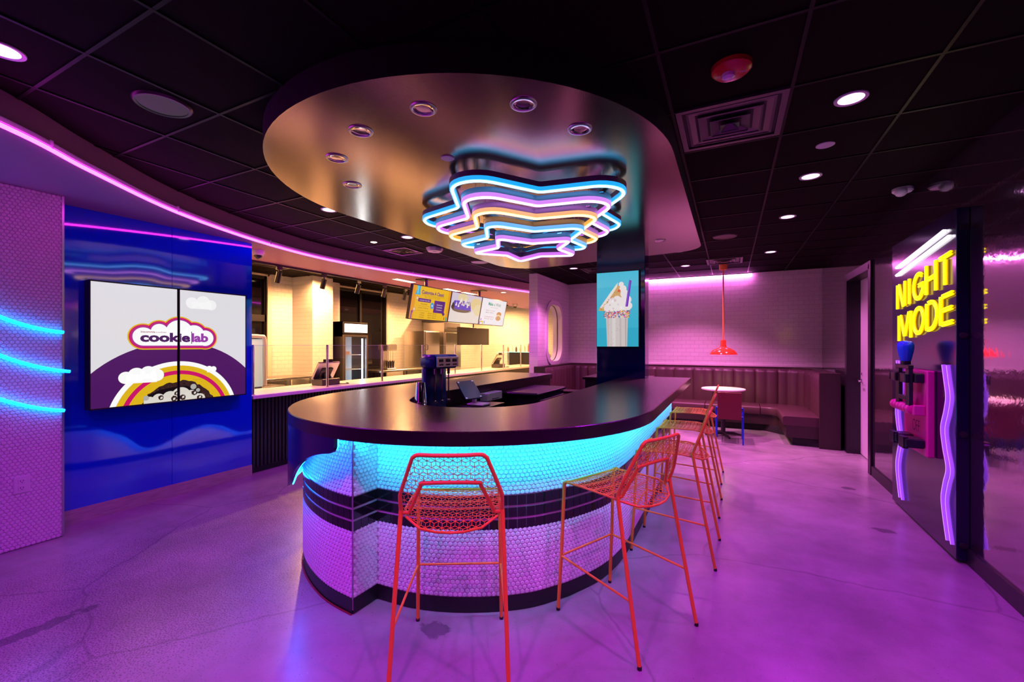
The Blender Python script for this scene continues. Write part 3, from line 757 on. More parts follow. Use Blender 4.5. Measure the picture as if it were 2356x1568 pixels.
    B.text('chocolate cookie', 2.36, 2.43, 1.098, 1.106, e('#9a7a20'))
    B.build('display', t)
# ------------------------------------------------------------------ service counter with glass guard
t = thing('service_counter', 'long white-topped service counter with ribbed black front before the kitchen', 'counter', (-5.1, 6.5, 0))
mb = MB(); mb.bbox(-5.42, XBL + .02, 3.003, 11.2, .835, .875, .004); mb.build('worktop', mat('white_quartz', (.85, .82, .78), .25), t)
mb = MB(); mb.box(-5.38, -4.76, 3.01, 11.1, .08, .834); mb.build('cabinet_body', M_black, t)
mb = MB(); y = 3.02
while y < 8.0: mb.box(-4.76, -4.735, y, y + .028, .07, .834); y += .045
mb.build('ribbed_front', mat('black_ribs', (.010, .010, .016), .3), t)
mb = MB(); mb.box(-5.36, -4.78, 3.01, 11.1, 0, .08); mb.build('toe_kick', M_rubber, t)
PY = [3.051, 4.056, 5.072, 6.053, 7.055, 8.063, 9.065, 10.017, 11.0]
t = thing('glass_guard', 'clear glass sneeze guard on slim steel posts along the service counter', 'glass guard', (-4.78, 6.5, .875))
for y in PY:
    mb = MB(); mb.lathe([(.024, .875), (.024, .880), (.015, .882), (.015, 1.432), (.013, 1.436)], (-4.78, y, 0), 14); mb.build('post', mat('satin_steel', (.75, .70, .80), .22, 1.), t, 40)
for a, b in zip(PY, PY[1:]):
    mb = MB(); mb.box(-4.783, -4.777, a + .02, b - .02, .90, 1.428); p = mb.build('pane', M_glass, t)
    mb = MB(); mb.box(-4.784, -4.776, a + .02, b - .02, 1.4285, 1.432); mb.build('edge', M_glassedge, p)
# track lights
t = thing('track_rail', 'black track rail under the soffit above the service counter', 'track', (-5.6, 6, 2.53))
mb = MB(); mb.box(-5.625, -5.59, 2.4, 10.9, 2.52, 2.55); mb.build('rail', M_black, t)
for y, px in ((3.95, 0), (4.70, 0), (5.40, 0), (6.02, 0), (6.58, 0)):
    pos = ['first', 'second', 'third', 'fourth', 'fifth'][[3.95, 4.70, 5.40, 6.02, 6.58].index(y)]
    t = thing('track_spotlight', 'black cylinder spotlight, %s on the track rail counted from the blue wall' % pos, 'spotlight', (-5.607, y, 2.52), 0, 'spotlights on the track rail')
    mb = MB(); mb.box(-5.622, -5.592, y - .04, y + .04, 2.475, 2.521); mb.build('adapter', M_black, t)
    R = Matrix.Rotation(math.radians(20), 4, 'Y')
    mb = MB(); mb.tube([(-5.607, y, 2.48), (-5.607, y, 2.44)], .010, 8); mb.build('stem', M_black, t)
    mb = MB(); mb.lathe([(.001, .0), (.036, 0), (.038, -.15), (.034, -.15), (.032, -.13)], (-5.600, y, 2.445), 20, R, False); mb.build('cylinder', M_black, t, 40)
    mb = MB(); mb.lathe([(.001, -.142), (.034, -.143)], (-5.600, y, 2.445), 20, R, False); mb.build('lens', M_warmlens, t)
    light('SPOT', (-5.600 - .055, y, 2.445 - .155), 14, C_WARM, t, (0, math.radians(20), 0), .03, 1.5, .6)
# kitchen ceiling lights (recessed in the kitchen ceiling and the soffit)
for x, y, z, l in ((-6.62, 5.55, H, 'warm round downlight on the kitchen ceiling before the tiled pier'), (-6.6, 7.65, H, 'warm round downlight on the kitchen ceiling before the tall window'),
                (-6.5, 3.6, H, 'warm kitchen downlight hidden behind the blue wall'), (-6.5, 9.7, H, 'warm kitchen downlight hidden behind the menu screens'), (-6.4, 11.4, H, 'warm kitchen downlight near the back wall, hidden behind the menu screens'),
                (-4.32, 8.2, 2.55, 'warm downlight under the soffit, right above the last menu screen'), (-4.42, 10.0, 2.55, 'warm downlight under the soffit near the partition')):
    downlight(x, y, l, z, True, .05, True, L_KITCH * (1. if z == H else .25))
for y in (5.9, 7.35, 8.0): 
    t = thing('linear_light', ['white slot light under the soffit, behind the first menu screen', 'white slot light under the soffit, behind the middle menu screen', 'white slot light under the soffit, behind the last menu screen'][(5.9, 7.35, 8.0).index(y)], 'ceiling light', (-5.05, y, 2.55), 0, 'slot lights behind the menus')
    mb = MB(); mb.box(-5.12, -4.98, y - .25, y + .25, 2.543, 2.55); mb.build('frame', M_whiteplastic, t); mb = MB(); mb.box(-5.105, -4.995, y - .235, y + .235, 2.5415, 2.5432); mb.build('diffuser', M_warmlens, t)
    light('AREA', (-5.05, y, 2.535), 40, C_WARM, t, (0, 0, 0), .1, size_y=.45)
# menu screens
mY = [5.415, 6.49, 7.57, 8.645]
XT, ZT, XB, ZB = -4.46, 2.40, -4.57, 1.845
tilt = math.atan2(XT - XB, ZT - ZB); mh = math.hypot(XT - XB, ZT - ZB)
U = Vector((math.sin(tilt), 0, math.cos(tilt)))
MN = Vector((0, 1, 0)).cross(U)
LBL = ['yellow menu screen hanging over the counter, leftmost of three', 'middle menu screen showing a frosted cookie', 'white menu screen hanging over the counter, rightmost of three']
for i in range(3):
    a, b = mY[i] + .002, mY[i + 1] - .002; wd = b - a
    t = thing('menu_screen', LBL[i], 'menu screen', (XB, (a + b) / 2, ZB), 0, 'menu screens over the counter')
    Mx = Matrix.Translation((XB, a, ZB)) @ Matrix(((MN.x, 0, U.x, 0), (MN.y, 1, U.y, 0), (MN.z, 0, U.z, 0), (0, 0, 0, 1)))
    mb = MB(); mb.bbox(-.05, -.002, 0, wd, 0, mh, .004, Mx); mb.build('housing', mat('screen_bezel'), t)
    mb = MB(); q = .013
    for y0, y1, z0, z1 in ((0, wd, 0, q), (0, wd, mh - q, mh), (0, q, q, mh - q), (wd - q, wd, q, mh - q)): mb.box(-.003, .003, y0, y1, z0, z1, Mx)
    mb.build('bezel', mat('menu_bezel', (.10, .09, .11), .35), t)
    B = Board(Vector((XB, a, ZB)) + MN * .0002 * 0 - MN * .0015, (0, 1, 0), U, (q, wd - q, q, mh - q), .0003)
    X = lambda u: u * wd
    Z = lambda v: v * mh
    e = lambda h, k=.86: emat('screen_' + h, h, k)
    if i == 0:
        YL, PR, BK, TQ = e('#f3be1c'), e('#5f2583'), e('#4a3420'), e('#3db4da')
        B.rectp(0, wd, 0, mh, YL)
        for x0, x1 in ((0, .10), (.93, 1)): B.rectp(X(x0), X(x1), 0, mh, e('#f0a024'))
        B.poly([(X(.11), Z(1)), (X(.19), Z(1)), (X(.19), Z(.86)), (X(.205), Z(.72)), (X(.08), Z(.72)), (X(.115), Z(.86))], TQ)
        B.rectp(X(.125), X(.15), Z(.75), Z(.99), e('#86d2ea'))
        B.text('Customize A Classic', X(.23), X(.80), Z(.765), Z(.87), PR, .03)
        B.rectp(X(.235), X(.82), Z(.735), Z(.74), BK)
        B.text('Select a cookie, ice cream and topping', X(.31), X(.70), Z(.69), Z(.715), BK); B.text('extra toppings for a little more', X(.32), X(.69), Z(.65), Z(.675), BK)
        B.rectp(X(.17), X(.48), Z(.53), Z(.63), PR); B.text('Customize Your Own', X(.20), X(.45), Z(.56), Z(.60), e('#efe6f4'))
        B.text('Cookie', X(.245), X(.40), Z(.455), Z(.49), BK); B.rectp(X(.19), X(.46), Z(.41), Z(.414), BK)
        B.text('2 Delux Toppings', X(.19), X(.44), Z(.335), Z(.37), BK); B.rectp(X(.16), X(.47), Z(.27), Z(.274), BK)
        B.disc(X(.525), Z(.45), X(.048), e('#28a0dc'), 24, Z(.095)); B.text('OR', X(.502), X(.548), Z(.42), Z(.475), e('#ffffff'))
        B.rectp(X(.57), X(.86), Z(.25), Z(.62), PR)
        for k_, s_ in enumerate(('Select', 'CookieLab', 'Creation')): B.text(s_, X(.64), X(.79), Z(.48 - .075 * k_), Z(.52 - .075 * k_), e('#efe6f4'))
        for k_, (s_, p_) in enumerate((('1 Cookie', '$5.50 / $6.50'), ('2 Pack', '$10.50 / $12.50'), ('6 Pack', '$28.50 / $34.50'))):
            B.text(s_, X(.245), X(.36), Z(.195 - .065 * k_), Z(.232 - .065 * k_), e('#6a2a20')); B.text(p_, X(.45), X(.66), Z(.195 - .065 * k_), Z(.232 - .065 * k_), e('#6a2a20'))
        for cx, cz in ((.135, .62), (.10, .30)):
            B.disc(X(cx), Z(cz), X(.035), e('#e8a070'), 8)
            B.disc(X(cx), Z(cz), X(.02), e('#f3dcae'), 8)
        B.poly([(X(.80), Z(.24)), (X(.84), Z(.30)), (X(.89), Z(.24)), (X(.85), Z(.17))], PR)
        B.rectp(X(.035), X(.06), Z(.03), Z(.25), e('#8a4ab4')); B.rectp(X(.045), X(.075), Z(.20), Z(.26), e('#8a4ab4'))
        B.rectp(X(.87), X(.893), Z(.06), Z(.14), e('#d63a30')); B.rectp(X(.925), X(.955), Z(.02), Z(.15), e('#2ba79a'))
    elif i == 1:
        B.rectp(0, wd, 0, mh, e('#efe3dc'))
        B.rectp(0, wd, Z(.62), mh, e('#dccfe0')); B.rectp(0, wd, Z(.42), Z(.62), e('#e6d8dc'))
        B.disc(X(.82), Z(.68), X(.20), e('#ecd29a'), 30, Z(.22)); B.disc(X(.92), Z(.50), X(.16), e('#efdcb0'), 30, Z(.2)); B.disc(X(.36), Z(.86), X(.16), e('#ead8a8'), 26, Z(.12))
        B.disc(X(.38), Z(.42), X(.30), e('#c3b2a6'), 36, Z(.07))
        B.disc(X(.35), Z(.52), X(.31), e('#4c382e'), 36, Z(.17)); B.disc(X(.38), Z(.46), X(.27), e('#7a6450'), 36, Z(.11)); B.disc(X(.35), Z(.60), X(.29), e('#3a2c2a'), 36, Z(.14))
        rnd = random.Random(3)
        for k_ in range(11):
            cx = .12 + .46 * k_ / 10
            B.poly([(X(cx - .03), Z(.72 + rnd.uniform(-.04, .04))), (X(cx + .02), Z(.74)), (X(cx + .09), Z(.46 + rnd.uniform(-.03, .03))), (X(cx + .04), Z(.44))], e('#6a48c8'))
        for k_ in range(13):
            cx, cz = .10 + .48 * rnd.random(), .58 + .2 * rnd.random()
            B.poly([(X(cx - .025), Z(cz - .06)), (X(cx + .03), Z(cz - .06)), (X(cx + .01), Z(cz + .09))], e('#f6ecdc'))
        B.disc(X(.33), Z(.66), X(.015), e('#d02a50'), 10); B.disc(X(.42), Z(.50), X(.012), e('#2a6ad0'), 10)
    else:
        B.rectp(0, wd, 0, mh, e('#f7f3fa'))
        B.text('Make', X(.26), X(.44), Z(.74), Z(.86), e('#2ba28e'), .03); B.text('a Wish', X(.48), X(.76), Z(.74), Z(.86), e('#8fb4a8'), .02)
        B.text('cookie ice cream sandwich', X(.36), X(.66), Z(.665), Z(.69), e('#9a8a90'))
        B.text('MINI CAKES', X(.20), X(.56), Z(.53), Z(.57), e('#c49aa2')); B.text('$8.50 / $9.50', X(.20), X(.50), Z(.455), Z(.49), e('#7a4a58'))
        B.text('Cookiewich Duo', X(.18), X(.54), Z(.30), Z(.345), e('#d65a86')); B.text('$10.50 / $12', X(.19), X(.52), Z(.225), Z(.26), e('#b84a72'))
        B.disc(X(.74), Z(.45), X(.10), e('#dc9c66'), 24, Z(.09)); B.disc(X(.73), Z(.37), X(.09), e('#f3dcb8'), 24, Z(.07)); B.disc(X(.73), Z(.29), X(.105), e('#e2a676'), 24, Z(.09))
        B.rectp(X(.03), X(.14), Z(.10), Z(.14), e('#ecc636')); B.rectp(X(.13), X(.155), Z(.02), Z(.14), e('#ecc636')); B.rectp(X(.02), X(.045), Z(.02), Z(.12), e('#b066c8')); B.rectp(X(.05), X(.075), Z(.16), Z(.24), e('#b066c8')); B.rectp(X(.19), X(.215), Z(.06), Z(.15), e('#7a8ad8'))
    B.build('display', t)
for y, l in ((5.95, 'black ceiling bracket holding the yellow menu screen'), (7.7, 'black ceiling bracket holding the middle and white menu screens')):
    t = thing('ceiling_bracket', l, 'bracket', (-4.62, y, 2.55))
    mb = MB(); mb.bbox(-4.78, -4.48, y - .09, y + .09, 2.535, 2.55, .004); mb.build('ceiling_plate', M_black, t)
    mb = MB(); mb.tube([(-4.62, y, 2.54), (-4.62, y, 2.10)], .028, 14); mb.build('pole', M_black, t, 40)
    mb = MB(); mb.box(-4.63, -4.575, y - .2, y + .2, 2.08, 2.14); mb.build('cross_bar', M_black, t)
# ------------------------------------------------------------------ bar counter
ZTOP, ZBOT = 1.04, .972
t = BAR = thing('bar_counter', 'large U-shaped bar with dark wood top and white hexagon tiled front', 'bar counter', (CX, CY, 0))
OUT = [(CX - 1.27, 5.60), (CX - 1.27, 4.2)] + arc(CX, CY, 1.27, 180, 360, 64) + [(CX + 1.27, 4.2), (CX + 1.27, 5.29)]
INN = [(CX - .50, 5.60), (CX - .50, 4.2)] + arc(CX, CY, .50, 180, 360, 64) + [(CX + .50, 4.2), (CX + .50, 5.29)]
mb = MB()
bv = .004
def off(path, d): return [(x + nx * d, y + ny * d) for (x, y), (nx, ny) in zip(path, normals(path))]
O2, I2 = off(OUT, -bv), off(INN, bv)                              # plan normals point outwards along this path
p3 = lambda path, z: [(x, y, z) for x, y in path]
mb.strip(p3(O2, ZTOP), p3(I2, ZTOP)); mb.strip(p3(O2, ZTOP), p3(OUT, ZTOP - bv)); mb.strip(p3(INN, ZTOP - bv), p3(I2, ZTOP)); mb.cur = 1; mb.strip(p3(OUT, ZTOP - bv), p3(OUT, ZBOT)); mb.strip(p3(OUT, ZBOT), p3(INN, ZBOT)); mb.strip(p3(INN, ZBOT), p3(INN, ZTOP - bv))
for k in (0, -1): mb.add([(*OUT[k], ZBOT), (*OUT[k], ZTOP - bv), (*O2[k], ZTOP), (*I2[k], ZTOP), (*INN[k], ZTOP - bv), (*INN[k], ZBOT)], [(0, 1, 2, 3, 4, 5)])
mb.cur = 0; mb.box(-.893, CX + 1.27, 5.29, 5.63, ZBOT, ZTOP)
mb.build('countertop', [M_wood, mat('dark_edge_band', (.012, .007, .012), .28)], t, 40)
# plan of the tiled base: left bulge, return, right bulge
LEFT = resample(catmull([(-2.88, 4.6), (-2.88, 3.9), (-2.88, 3.2), (-2.88, 2.8), (-2.87, 2.6), (-2.82, 2.36), (-2.72, 2.16), (-2.58, 2.0), (-2.40, 1.875), (-2.2, 1.78), (-2.0, 1.718), (-1.80, 1.692)], 10), .02)
STEP = [(-1.800, 1.692), (-1.790, 1.862)]
RIGHT = resample(catmull([(-1.790, 1.862), (-1.55, 1.880), (-1.331, 1.948), (-1.13, 2.055), (-.979, 2.172), (-.878, 2.300), (-.809, 2.406), (-.703, 2.645), (-.648, 2.95), (-.634, 3.4), (-.632, 4.0), (-.632, 5.5)], 10), .02)
BANDS = [(.571, .623), (.507, .557), (.443, .493)]
ZH0, ZH1 = .083, .965
for path, nm in ((LEFT, 0), (STEP, 1), (RIGHT, 2)):
    mb = MB(); a = off(path, -.012); mb.strip(p3(path, .02), p3(path, .968)); mb.strip(p3(a, .02), p3(a, .968))
    bk = mb.build('base_wall', M_grout, t)
    for zr in ((0, .445), (.445, .5), (.5, .56), (.6, 2)): hexfield(off(path, .0006), ZH0, ZH1, 'hex_tiling', t, M_hex, BANDS, zr=zr)
    nr = normals(path); cum = 0
    for z0, z1 in BANDS:
        mb = MB(); fine = resample(path, .051)
        for p, q in zip(fine, fine[1:]):
            l = math.hypot(q[0] - p[0], q[1] - p[1])
            if l < .012: continue
            dx, dy = (q[0] - p[0]) / l, (q[1] - p[1]) / l; nx, ny = dy, -dx; g = .0015
            A = (p[0] + dx * g, p[1] + dy * g); Bq = (q[0] - dx * g, q[1] - dy * g)
            fr = [(A[0] + nx * .006, A[1] + ny * .006), (Bq[0] + nx * .006, Bq[1] + ny * .006)]
            mb.add([(*A, z0), (*Bq, z0), (*Bq, z1), (*A, z1), (*fr[0], z0), (*fr[1], z0), (*fr[1], z1), (*fr[0], z1)], [(4, 5, 6, 7), (0, 1, 5, 4), (2, 3, 7, 6), (1, 2, 6, 5), (3, 0, 4, 7)])
        mb.build('black_tile_band', M_blacktile, t)
    mb = MB(); a, b_ = off(path, .004), off(path, -.02)
    mb.strip(p3(a, .003), p3(a, .083)); mb.strip(p3(a, .083), p3(b_, .083)); mb.build('toe_kick', M_toe, t)
mb = MB(); mb.tube([(-1.798, 1.689, .083), (-1.798, 1.689, .968)], .0045, 8); mb.build('corner_trim', M_trim, t)
mb = MB(); mb.tube([(x, y, .004) for x, y in off(LEFT, .010)], .004, 6); mb.build('floor_bead', mat('dark_red_bead', (.22, .015, .02), .5), t)
# inside lining of the U
LIN = off(INN, -.02 * -1)
mb = MB(); lin_o = off(INN, .03); mb.strip(p3(lin_o, 0), p3(lin_o, .972)); mb.build('inner_lining', M_black, t)
mb = MB(); mb.box(-2.86, -2.24, 5.52, 5.56, 0, .972); mb.build('end_panel', M_grout, t)
mb = MB(); mb.box(-1.15, -.66, 5.24, 5.285, 0, .972); mb.build('end_panel', M_grout, t)
# dark valance with a wavy lower edge on the left bulge
zang = [(-93.0, .925), (-93.6, .905), (-94.6, .895), (-98.3, .880), (-102.5, .853), (-107.9, .800), (-113, .730), (-119, .632), (-124, .58), (-132, .555), (-142, .54), (-152, .525)]
ctrl = [(math.radians(-a) * 1.27, z) for a, z in zang]
s0 = PI * 1.27
for y, z in ((2.55, .35), (2.75, .17), (2.95, .16), (3.2, .27), (3.45, .33), (3.7, .27), (3.95, .14), (4.2, .17), (4.5, .30)):
    ctrl.append((s0 + (y - CY) if y >= CY else s0 - (CY - y), z))
ctrl = sorted(ctrl)
wv = catmull(ctrl, 6)
def vpos(s, r):
    if s <= s0:
        a = -s / 1.27; return (CX + r * math.cos(a), CY + r * math.sin(a))
    return (CX - r, CY + (s - s0))
mb = MB()
for r in (1.270, 1.250):
    mb.strip([(*vpos(s, r), z) for s, z in wv], [(*vpos(s, r), ZBOT + .001) for s, z in wv])
mb.strip([(*vpos(s, 1.270), z) for s, z in wv], [(*vpos(s, 1.250), z) for s, z in wv])
for k in (0, -1):
    s, z = wv[k]; mb.add([(*vpos(s, 1.27), z), (*vpos(s, 1.25), z), (*vpos(s, 1.25), ZBOT), (*vpos(s, 1.27), ZBOT)], [(0, 1, 2, 3)])
mb.build('wave_valance', M_navy, t, 40, 'dark blue panel with a wavy lower edge')
# light lines: along the wave, and under the overhang on the right
mb = MB(); mb.tube([(*vpos(wv[0][0] + .006, 1.243), .965)] + [(*vpos(s + (.008 if i < 8 else 0), 1.243), z + (.012 if i >= 4 else .006)) for i, (s, z) in enumerate(wv)], .005, 6); mb.build('wave_light', mat('wave_led', (.2, .4, .4), .4, 0, .5, (.2, 16., 130.)), t, True, 'cyan light line following the wave')
mb = MB(); led = off(RIGHT, .170); mb.band(led[4:-4], [(-.012, .9605), (.012, .9605), (.012, .9715), (-.012, .9715)]); lc = mb.build('light_channel', M_trim, t)
mb = MB(); mb.band(led[4:-4], [(-.009, .9585), (.009, .9585), (.009, .9604), (-.009, .9604)]); mb.build('lens', M_cyanled, lc, False, 'cyan light line under the overhang')
run = resample(off(RIGHT, .170), .24); rn = normals(run)
for p, q in list(zip(run, rn))[:-1]:                               # the line's lamps, aimed inwards at the tiles
    d = Vector((-q[0] * .66, -q[1] * .66, -.75)); zz = -d.normalized(); xx = Vector((-q[1], q[0], 0)); yy = zz.cross(xx)
    o = light('AREA', (p[0], p[1], .957), L_COUNTER, C_COUNTER, t, (0, 0, 0), .22, size_y=.012)
    o.data.spread = math.radians(105)
    o.matrix_local = Matrix.Translation(o.location) @ Matrix(((xx.x, yy.x, zz.x), (xx.y, yy.y, zz.y), (xx.z, yy.z, zz.z))).to_4x4()
# ------------------------------------------------------------------ bar stools
def rhombille(a, x0, x1, y0, y1):                                  # edges of a tumbling-block net
    es = []; h = a * math.sqrt(3) / 2
    rows = int((y1 - y0) / (1.5 * a)) + 3
    for r in range(-1, rows):
        y = y0 + r * 1.5 * a; sx = (h if r % 2 else 0)
        x = x0 - 2 * h + sx
        while x < x1 + 2 * h:
            for k in range(6):
                an = math.radians(30 + 60 * k)
                p = (x, y); q = (x + a * math.cos(an), y + a * math.sin(an)); es.append((p, q))
            for k in range(3):
                a0, a1 = math.radians(30 + 60 * k), math.radians(90 + 60 * k)
            x += 2 * h
    # hexagon outline edges between neighbouring spokes' tips
    return es
def inside(poly, p):
    c = False
    for i in range(len(poly)):
        a, b = poly[i - 1], poly[i]
        if (a[1] > p[1]) != (b[1] > p[1]) and p[0] < (b[0] - a[0]) * (p[1] - a[1]) / (b[1] - a[1]) + a[0]: c = not c
    return c
def cube_net(a, poly):                                             # cube pattern: hexagons each split by three spokes
    xs = [p[0] for p in poly]; ys = [p[1] for p in poly]
    es = set(); h = a * math.sqrt(3) / 2
    r = 0; y = min(ys) - 2 * a
    while y < max(ys) + 2 * a:
        x = min(xs) - 3 * h + (h if r % 2 else 0)
        while x < max(xs) + 3 * h:
            V = [(x + a * math.cos(math.radians(30 + 60 * k)), y + a * math.sin(math.radians(30 + 60 * k))) for k in range(6)]
            sp = [0, 2, 4] if True else [1, 3, 5]
            for k in range(6):
                for p, q in ((V[k], V[(k + 1) % 6]),) + ((((x, y), V[k]),) if k in sp else ()):
                    key = tuple(sorted(((round(p[0], 4), round(p[1], 4)), (round(q[0], 4), round(q[1], 4))))); es.add(key)
            x += 2 * h
        y += 1.5 * a; r += 1
    return [e for e in sorted(es) if inside(poly, ((e[0][0] + e[1][0]) / 2, (e[0][1] + e[1][1]) / 2)) and (inside(poly, e[0]) or inside(poly, e[1]))]
# back frame seen from behind, (x, z); y leans with z
def by(z): return -.128 - (z - .72) * .37
BK_OUT = [(-.218, .716), (-.217, .79), (-.208, .826), (-.158, .962), (-.149, .978), (-.128, .988), (-.06, .985), (.06, .985), (.128, .988), (.149, .978), (.158, .962), (.208, .826), (.217, .79), (.218, .716)]
BK_IN = [(.183, .716), (.128, .842), (.108, .858), (-.108, .858), (-.128, .842), (-.183, .716)]
def seat_z(x, y):                                                  # gently corrugated seat that dips at the back
    v = .708 - .012 * math.cos(x / .21 * PI / 2) + .0035 * math.sin(y * 78)
    if y < -.10: v -= (-.10 - y) * .30
    return v
SEAT = [(-.205, .222), (.205, .222), (.212, .10), (.214, -.06), (.198, -.125), (.13, -.182), (.06, -.205), (0, -.211), (-.06, -.205), (-.13, -.182), (-.198, -.125), (-.214, -.06), (-.212, .10)]
def make_stool(loc, rz, label):
    t = thing('bar_stool', label, 'bar stool', loc, rz, 'orange wire bar stools')
    ROOT[t.name] = (0, 0, 0)
    mb = MB(); poly = BK_OUT + BK_IN
    for p, q in cube_net(.0205, poly):
        mb.tube([(p[0], by(p[1]), p[1]), (q[0], by(q[1]), q[1])], .0015, 4, False, False)
    mb.build('backrest_mesh', M_orange, t)
    mb = MB()
    for p, q in cube_net(.0205, SEAT):
        mb.tube([(p[0], p[1], seat_z(*p)), (q[0], q[1], seat_z(*q))], .0015, 4, False, False)
    mb.build('seat_mesh', M_orange, t)
    mb = MB(); oo = catmull([(x, by(z), z) for x, z in BK_OUT], 5); mb.tube(oo, .0085, 8)
    mb.tube(catmull([(x, by(z), z) for x, z in BK_IN], 4), .0085, 8)
    for s in (-1, 1): mb.tube([(s * .218, by(.716), .716), (s * .183, by(.716), .716)], .0085, 8)
    mb.build('back_frame', M_orange, t, 60)
    mb = MB(); rim = fillet(SEAT, [.012], 2); mb.tube([(x, y, seat_z(x, y) - .004) for x, y in rim], .0055, 6, True); mb.build('seat_rim', M_orange, t, 60)
    for s in (-1, 1):
        mb = MB(); mb.tube(catmull([(s * .218, .268, .006), (s * .212, .247, .35), (s * .207, .234, .665), (s * .2055, .226, .697), (s * .205, .205, .706)], 5), .0095, 10); l = mb.build('leg', M_orange, t, 60)
        mb = MB(); mb.lathe([(.0102, 0), (.0102, .014), (.0096, .016)], (s * .218, .268, 0), 10); mb.build('foot_cap', M_rubber, l)
        mb = MB(); mb.tube(catmull([(s * .243, -.268, .006), (s * .232, -.20, .35), (s * .220, -.136, .69), (s * .218, by(.73), .73)], 5), .0095, 10); l = mb.build('leg', M_orange, t, 60)
        mb = MB(); mb.lathe([(.0102, 0), (.0102, .014), (.0096, .016)], (s * .243, -.268, 0), 10); mb.build('foot_cap', M_rubber, l)
        mb = MB(); mb.tube([(s * .2135, .250, .300), (s * .2345, -.216, .272)], .0058, 8); mb.build('stretcher', M_orange, t, 60)
    mb = MB(); mb.tube([(-.2135, .250, .302), (.2135, .250, .302)], .0058, 8); mb.build('footrest', M_orange, t, 60)
    return t
st = make_stool((-1.137, 1.676, 0), math.atan2(.878, -.479) - PI / 2, 'nearest bar stool, seen from behind in front of the tiled bar curve')
rz2 = math.atan2(.42, -.907) - PI / 2
dup(st, (-.500, 2.307, 0), rz2, 'second bar stool from the front, turned side-on beside the bar bend')
dup(st, (-.345, 3.305, 0), math.atan2(.03, -1) - PI / 2, 'third bar stool from the front along the straight bar side')
dup(st, (-.345, 4.235, 0), math.atan2(.02, -1) - PI / 2, 'fourth bar stool from the front along the straight bar side')
dup(st, (-.345, 5.205, 0), math.atan2(.02, -1) - PI / 2, 'farthest bar stool, at the far end of the bar')
# ------------------------------------------------------------------ star light
SX, SY = -1.50, 3.266
t = thing('star_neon_light', 'five nested star-shaped neon rings hanging in steps under the canopy', 'neon light', (SX, SY, 2.60))
def star(R, ratio, pr, n=9):
    pts = []
    for k in range(10):
        a = math.radians(-93 + 36 * k); r = R if k % 2 == 0 else R * ratio
        pts.append((SX + r * math.cos(a), SY + r * math.sin(a)))
    return fillet(pts, [R * pr, R * .07], n)
CY_, PK_, AM_ = ('cyan', (.9, 2.6, 5.2), (0, .42, 1.0)), ('pink', (4.0, 1.5, 4.8), (.66, .16, .88)), ('amber', (4.2, 2.2, .80), (.98, .42, .02))
cols = [CY_, PK_, AM_, CY_, PK_]
for i, (R, z) in enumerate(((1.08, 2.50), (.935, 2.43), (.79, 2.361), (.625, 2.291), (.465, 2.222))):
    nm, c1, c2 = cols[i]
    path = star(R, (.545, .545, .55, .56, .555)[i], (.19, .185, .175, .13, .07)[i])
    mb = MB(); mb.band(path, [(-.020, z + .022), (.020, z + .022), (.020, z + .058), (-.020, z + .058)], True); r = mb.build('ring', M_channel, t, 40, nm + ' star ring')
    mb = MB(); mb.band(path, [(-.019, z - .004), (.019, z - .004), (.019, z + .022), (-.019, z + .022)], True); mb.build('diffuser', mat('neon_side_' + nm, (.3, .3, .3), .4, 0, .5, c2), r, 40)
    mb = MB(); mb.tube([(x, y, z - .006) for x, y in path], .0115, 8, True); mb.build('neon_tube', mat('neon_core_' + nm, (.3, .3, .3), .4, 0, .5, c1), r, True)
    for k in (0, 2, 4, 6, 8):
        a = math.radians(-93 + 36 * k); q = R * .80
        mb = MB(); mb.tube([(SX + q * math.cos(a), SY + q * math.sin(a), 2.599), (SX + q * math.cos(a), SY + q * math.sin(a), z + .05)], .0016, 5)
        mb.box(SX + q * math.cos(a) - .07 * abs(math.sin(a)) - .004, SX + q * math.cos(a) + .07 * abs(math.sin(a)) + .004, SY + q * math.sin(a) - .07 * abs(math.cos(a)) - .004, SY + q * math.sin(a) + .07 * abs(math.cos(a)) + .004, z + .048, z + .054)
        mb.build('suspension_cable', M_chrome, t)
# ------------------------------------------------------------------ column screen
t = thing('column_screen', 'portrait screen on the dark column showing a milkshake on turquoise', 'screen', (-1.2, 5.30, 1.42))
sx0, sx1, sz0, sz1 = -1.470, -.968, 1.415, 2.315
mb = MB(); mb.bbox(sx0 - .006, sx1 + .012, 5.262, 5.2995, sz0 - .008, sz1 + .012, .003); mb.build('housing', mat('screen_bezel'), t)
B = Board((0, 5.2612, 0), (1, 0, 0), (0, 0, 1), (sx0, sx1, sz0, sz1), .0002)
W_, H_ = sx1 - sx0, sz1 - sz0
X = lambda u: sx0 + u * W_
Z = lambda v: sz0 + v * H_
e = lambda h, k=.86: emat('screen_' + h, h, k)
B.rectp(sx0, sx1, sz0, sz1, e('#3fb9d6'))
B.rectp(X(0), X(1), Z(.80), Z(1), e('#4cc0dc')); B.rectp(X(0), X(1), Z(0), Z(.25), e('#36b0d0'))
B.poly([(X(.23), Z(.40)), (X(.75), Z(.40)), (X(.735), Z(0)), (X(.255), Z(0))], e('#d6cbca'))
for u0, u1, c in ((.26, .29, '#c8bab8'), (.38, .46, '#e2dad8'), (.55, .60, '#cbbdbb'), (.68, .72, '#c0b2ae')): B.poly([(X(u0), Z(.38)), (X(u1), Z(.38)), (X(u1), Z(0)), (X(u0 + .01), Z(0))], e(c))
rnd = random.Random(11)
for k in range(22): B.disc(X(rnd.uniform(.28, .72)), Z(rnd.uniform(.02, .36)), .003, e(('#8a7a88', '#9a9a80', '#5aa0b8')[k % 3]), 6)
B.poly([(X(.04), Z(.49)), (X(.08), Z(.53)), (X(.50), Z(.82)), (X(.62), Z(.80)), (X(.66), Z(.60)), (X(.20), Z(.48))], e('#d6a860'))
